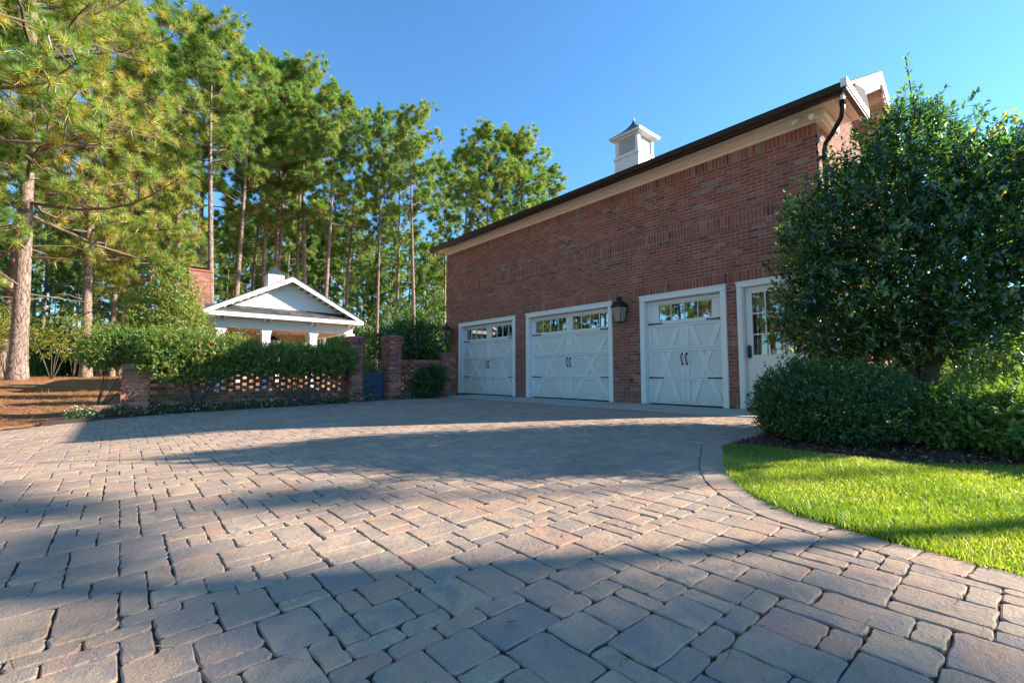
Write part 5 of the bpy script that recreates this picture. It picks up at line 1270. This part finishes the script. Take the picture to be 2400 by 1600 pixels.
for k, (x, y, r, h, lab) in enumerate([(-0.95, 5.75, 0.32, 0.40, 'low leafy shrub right beside the rounded bush'), (-0.55, 5.70, 0.40, 0.46, 'middle low leafy shrub at the lawn edge, catching sun'), (-0.12, 5.55, 0.40, 0.48, 'low leafy shrub at the right edge of the view beside the lawn'), (0.35, 5.6, 0.45, 0.5, 'low leafy shrub beyond the right edge of the view'), (-0.25, 6.3, 0.5, 0.55, 'taller leafy shrub behind the low ones under the holly')]):
    shrub('low_leafy_shrub', (x, y, -0.04), lab, 'shrub', [(0, 0, h * 0.5, r, r, h * 0.5), (0.12, -0.1, h * 0.55, r * 0.7, r * 0.7, h * 0.5), (-0.12, 0.1, h * 0.6, r * 0.7, r * 0.7, h * 0.5)], 1700, 7, 0.055, 0.10, 'hedge', 74 + k, None, LB, fill=0.75, tone_mu=0.6, tone_sd=0.12, up=0.6, shoots=8)
# shrubs and a garden wall farther back behind the holly
for k in range(16):
    px = 1930 + 560 * (k + rr.uniform(0, 1)) / 16; d = rr.uniform(22, 30); x, y = at(px, d); c = copy_tree(tk_src[rr.choice([0, 0, 2])]); c.location = (x, y, -0.1); c.rotation_euler = (0, 0, rr.uniform(0, 6)); c.scale = (0.8, 0.8, 0.9)
    c['group'] = 'thickets behind the holly on the right'; c['label'] = 'green thicket glimpsed through the holly on the right'
BB = 'shrubs in the shade behind the holly'
for k, (x, y, r, h) in enumerate([(1.2, 8.6, 0.8, 1.0), (2.6, 8.2, 1.0, 1.1), (0.7, 7.8, 0.7, 0.9), (3.8, 9.5, 1.3, 1.9)]):
    shrub('back_shrub', (x, y, 0), ['leafy shrub in shade right behind the holly trunk', 'wide leafy shrub farther right behind the holly', 'small leafy shrub right of the holly trunk', 'tall leafy shrub at the far right behind the holly'][k], 'shrub', [(0, 0, h * 0.5, r, r, h * 0.5), (0.3, 0.2, h * 0.6, r * 0.7, r * 0.7, h * 0.4)], 1500, 7, 0.075, 0.16, 'holly', 85 + k, None, BB, fill=0.7, tone_mu=0.6)

# beds, lawn
def in_lawn(x, y): return side_of(ER, x, y)[0] > 0.0 and y < LT(x)
LTP = [(-2.2, 4.38), (-1.95, 4.45), (-1.7, 4.47), (-1.21, 4.50), (-0.67, 4.62), (-0.12, 4.84), (0.6, 5.1), (3, 5.6), (8, 6)]
def LT(x):
    for (a, p), (b_, q) in zip(LTP[:-1], LTP[1:]):
        if x <= b_: return p + (q - p) * max(0, (x - a)) / (b_ - a)
    return 6
def tri_sheet(name, poly, zf, mat, label):
    me = bpy.data.meshes.new(name); me.from_pydata([(x, y, zf(x, y)) for x, y in poly], [], [tuple(range(len(poly)))]); me.materials.append(M[mat]); me.update()
    o = link(bpy.data.objects.new(name, me)); o['kind'] = 'structure'; tag(o, label); return o
low = [p for p in ER if p[1] < 4.42]
def ring_sheet(name, A, Bf, zf, mat, label):
    """sheet between polyline A (list of xy) and function Bf giving the far point for each"""
    V = []; F = []; n = 10
    for i, p in enumerate(A):
        q = Bf(p)
        for k in range(n + 1): t = k / n; x, y = p[0] + (q[0] - p[0]) * t, p[1] + (q[1] - p[1]) * t; V.append((x, y, zf(x, y, t)))
    for i in range(len(A) - 1):
        for k in range(n): a = i * (n + 1) + k; F.append((a, a + n + 1, a + n + 2, a + 1))
    o = link(bpy.data.objects.new(name, mesh_np(name, V, F, mat, smooth=True))); o['kind'] = 'structure'; tag(o, label); return o
ring_sheet('lawn', low, lambda p: (p[0] + 0.0005, max(p[1] + 0.001, LT(p[0]))), lambda x, y, t: gz(x, y) - 0.012, 'turf', 'patch of mown lawn curving along the driveway border')
bedA = [(x, LT(x)) for x in lin(-2.0, 7, 0.3)]
def bedz(x, y, t): return gz(x, y) - 0.006 + 0.035 * min(1, t * 6) + 0.008 * math.sin(x * 9) * math.sin(y * 7)
ring_sheet('mulch_bed', bedA, lambda p: (p[0] + 0.05, 13.0), bedz, 'mulch', 'dark bark mulch bed under the holly and bushes')
V = []; F = []
# grass blades
rg = np.random.default_rng(3); n = 170000
gx = rg.uniform(-2.1, 1.5, n * 2); gy = rg.uniform(2.35, 5.2, n * 2)
lt = np.interp(gx, [p[0] for p in LTP], [p[1] for p in LTP])
keep = gy < lt + rg.normal(0, 0.015, n * 2)
# distance to the right edge polyline via x -> y interpolation of the lower edge
ex = np.array([p[0] for p in low]); ey = np.array([p[1] for p in low])
o_ = np.argsort(ex); keep &= gy > np.interp(gx, ex[o_], ey[o_]) - 0.012 + rg.normal(0, 0.010, n * 2); keep &= gx > -2.0
gx, gy = gx[keep][:n], gy[keep][:n]; n = len(gx)
h = rg.uniform(0.028, 0.06, n) * (0.8 + 0.35 * np.sin(gx * 3.1 + 1) * np.sin(gy * 4.3)); az = rg.uniform(0, 2 * PI, n); ln_ = rg.uniform(0.1, 0.75, n) * h
zb = -0.02 - 0.02 * np.clip(6 - gy, 0, 10) - 0.014
w = rg.uniform(0.0013, 0.0026, n); dx, dy = np.cos(az), np.sin(az)
la = rg.uniform(0, 2 * PI, n); lx, ly = np.cos(la) * ln_, np.sin(la) * ln_
b0 = np.stack([gx - dx * w, gy - dy * w, zb], 1); b1 = np.stack([gx + dx * w, gy + dy * w, zb], 1)
m0 = np.stack([gx - dx * w * 0.8 + lx * 0.35, gy - dy * w * 0.8 + ly * 0.35, zb + h * 0.6], 1); m1 = np.stack([gx + dx * w * 0.8 + lx * 0.35, gy + dy * w * 0.8 + ly * 0.35, zb + h * 0.6], 1)
tp_ = np.stack([gx + lx, gy + ly, zb + h], 1)
V = np.stack([b0, b1, m1, m0, tp_], 1).reshape(-1, 3); i = np.arange(n)[:, None] * 5
T = np.concatenate([i, i + 1, i + 2, i, i + 2, i + 3, i + 3, i + 2, i + 4], 1).reshape(-1, 3)
tone = np.clip(0.40 + 0.2 * np.sin(gx * 2.2 + gy * 1.4) * np.sin(gy * 3.7 + 1) + 0.13 * np.sin(gx * 9 + np.sin(gy * 7) * 2) * np.sin(gy * 11 + gx * 3) + rg.normal(0, 0.2, n), 0, 1); tone[rg.random(n) < 0.05 + 0.12 * (np.sin(gx * 4.1 + 2) * np.sin(gy * 5.3) > 0.45)] = 0.98
o = link(bpy.data.objects.new('grass', mesh_np('grass', V, T, 'grass', np.repeat(tone, 3)))); tag(o, 'short bright green lawn grass beside the driveway border', 'grass', kind='stuff')

def scatter(name, n, fx, size, mat, label, seed, flat=0.25, aspect=0.4, lift=0.01, cat=None):
    rg = np.random.default_rng(seed); P = np.array([fx(rg) for _ in range(n)]); la = norm(rnd_unit(n, rg) * np.array([1, 1, flat])); wd = norm(np.cross(la, np.array([0, 0, 1.0]) + rnd_unit(n, rg) * 0.4)); s = size * rg.uniform(0.5, 1.4, n)[:, None]
    P[:, 2] += lift
    V = np.stack([P - wd * s * aspect * 0.5, P + la * s * 0.5 - wd * s * aspect * 0.2 - 0, P + la * s * 0.5 + wd * s * aspect * 0.5, P - la * s * 0.5 + wd * s * aspect * 0.4], 1).reshape(-1, 3)
    o = link(bpy.data.objects.new(name, mesh_np(name, V, np.arange(n * 4).reshape(-1, 4), mat, rg.random(n)))); tag(o, label, cat or name.replace('_', ' '), kind='stuff'); return o
def fmulch(rg):
    x = rg.uniform(-2.0, 1.0); y = LT(x) + rg.uniform(-0.03, 1.6); return (x, y, bedz(x, y, (y - LT(x)) / 8.5))
scatter('bark_chips', 9000, fmulch, 0.035, 'chip', 'loose bark chips and dry leaves on the mulch bed', 5)
def fstraw(rg):
    while True:
        d = rg.uniform(6, 24) ; px = rg.uniform(-150, 330); x, y = spot(px, d)
        if side_of(EL, x, y)[0] > 0.02 and x < -9.2: return (x, y, ground_z(x, y))
scatter('pine_straw', 42000, fstraw, 0.22, 'strawn', 'loose fallen pine needles over the ground on the left', 6, flat=0.12, aspect=0.035, lift=0.012)
def fleaf(rg):
    x = rg.uniform(-11, 0); y = rg.uniform(-2, 7); return (x, y, gz(x, y) + 0.003)
def fneed(rg):
    while True:
        x = rg.uniform(-11, 0.5); y = rg.uniform(-2.5, 7)
        if rg.random() < 0.25 or side_of(EL, x, y)[0] > -1.2: return (x, y, gz(x, y) + 0.004)
scatter('fallen_needles', 2600, fneed, 0.13, 'strawn', 'stray brown pine needles lying on the pavers', 18, flat=0.05, aspect=0.018, lift=0.002)
scatter('fallen_leaves', 170, fleaf, 0.022, 'chip', 'a few small fallen leaves and needles on the pavers', 8, flat=0.1)
# white flowering ground cover at the wall foot
rg = np.random.default_rng(12); bl = []
for y in lin(-0.55, 4.1, 0.14): bl.append((-11.02 + 0.12 + rg.normal(0, 0.03), y, -0.03 - 0.02 * max(0, 4 - y) / 2, 0.14, 0.13, 0.08 * rg.uniform(0.8, 1.6)))
for y in lin(5.45, 6.2, 0.14): bl.append((-10.95, y, -0.01, 0.14, 0.13, 0.09))
bl.append((-10.95, 4.45, 0.03, 0.16, 0.14, 0.16)); bl.append((-10.85, 4.7, 0.0, 0.14, 0.12, 0.1))
V, F, tn = leafy(rg, 5200, 6, 0.026, 0.05, bl, fill=0.6)
gc = link(bpy.data.objects.new('ground_cover', mesh_np('ground_cover', V, F, 'box', tn))); tag(gc, 'low green ground cover along the foot of the garden wall', 'ground cover', kind='stuff')
V, F, tn = leafy(rg, 900, 3, 0.026, 0.02, [(a, b_, c_ + 0.02, d_, e_, f_ * 1.05) for a, b_, c_, d_, e_, f_ in bl], fill=0.1, aspect=0.9)
gc = link(bpy.data.objects.new('white_flowers', mesh_np('white_flowers', V, F, 'petal', tn))); tag(gc, 'tiny white blossoms scattered over the ground cover', 'flowers', kind='stuff')
V, F, tn = None, None, None
V, F, tn = leafy(np.random.default_rng(15), 1500, 6, 0.04, 0.07, [(-11.75, y, 0.10, 0.16, 0.16, 0.12) for y in lin(0.7, 4.1, 0.17)], fill=0.6)
gc = link(bpy.data.objects.new('edging_plants', mesh_np('edging_plants', V, F, 'lime', tn))); tag(gc, 'lime green edging plants behind the foot of the brick screen', 'edging plants', kind='stuff')
# soil strip under the ground cover
strip = [p for p in EL if -0.9 < p[1] < 7.2]
ring_sheet('planting_strip', strip, lambda p: (-11.4 if p[1] < 5.8 else -12.9, p[1] + 0.0), lambda x, y, t: gz(x, y) - 0.004 + 0.02 * min(1, t * 3), 'mulch', 'narrow planting strip at the foot of the garden wall')
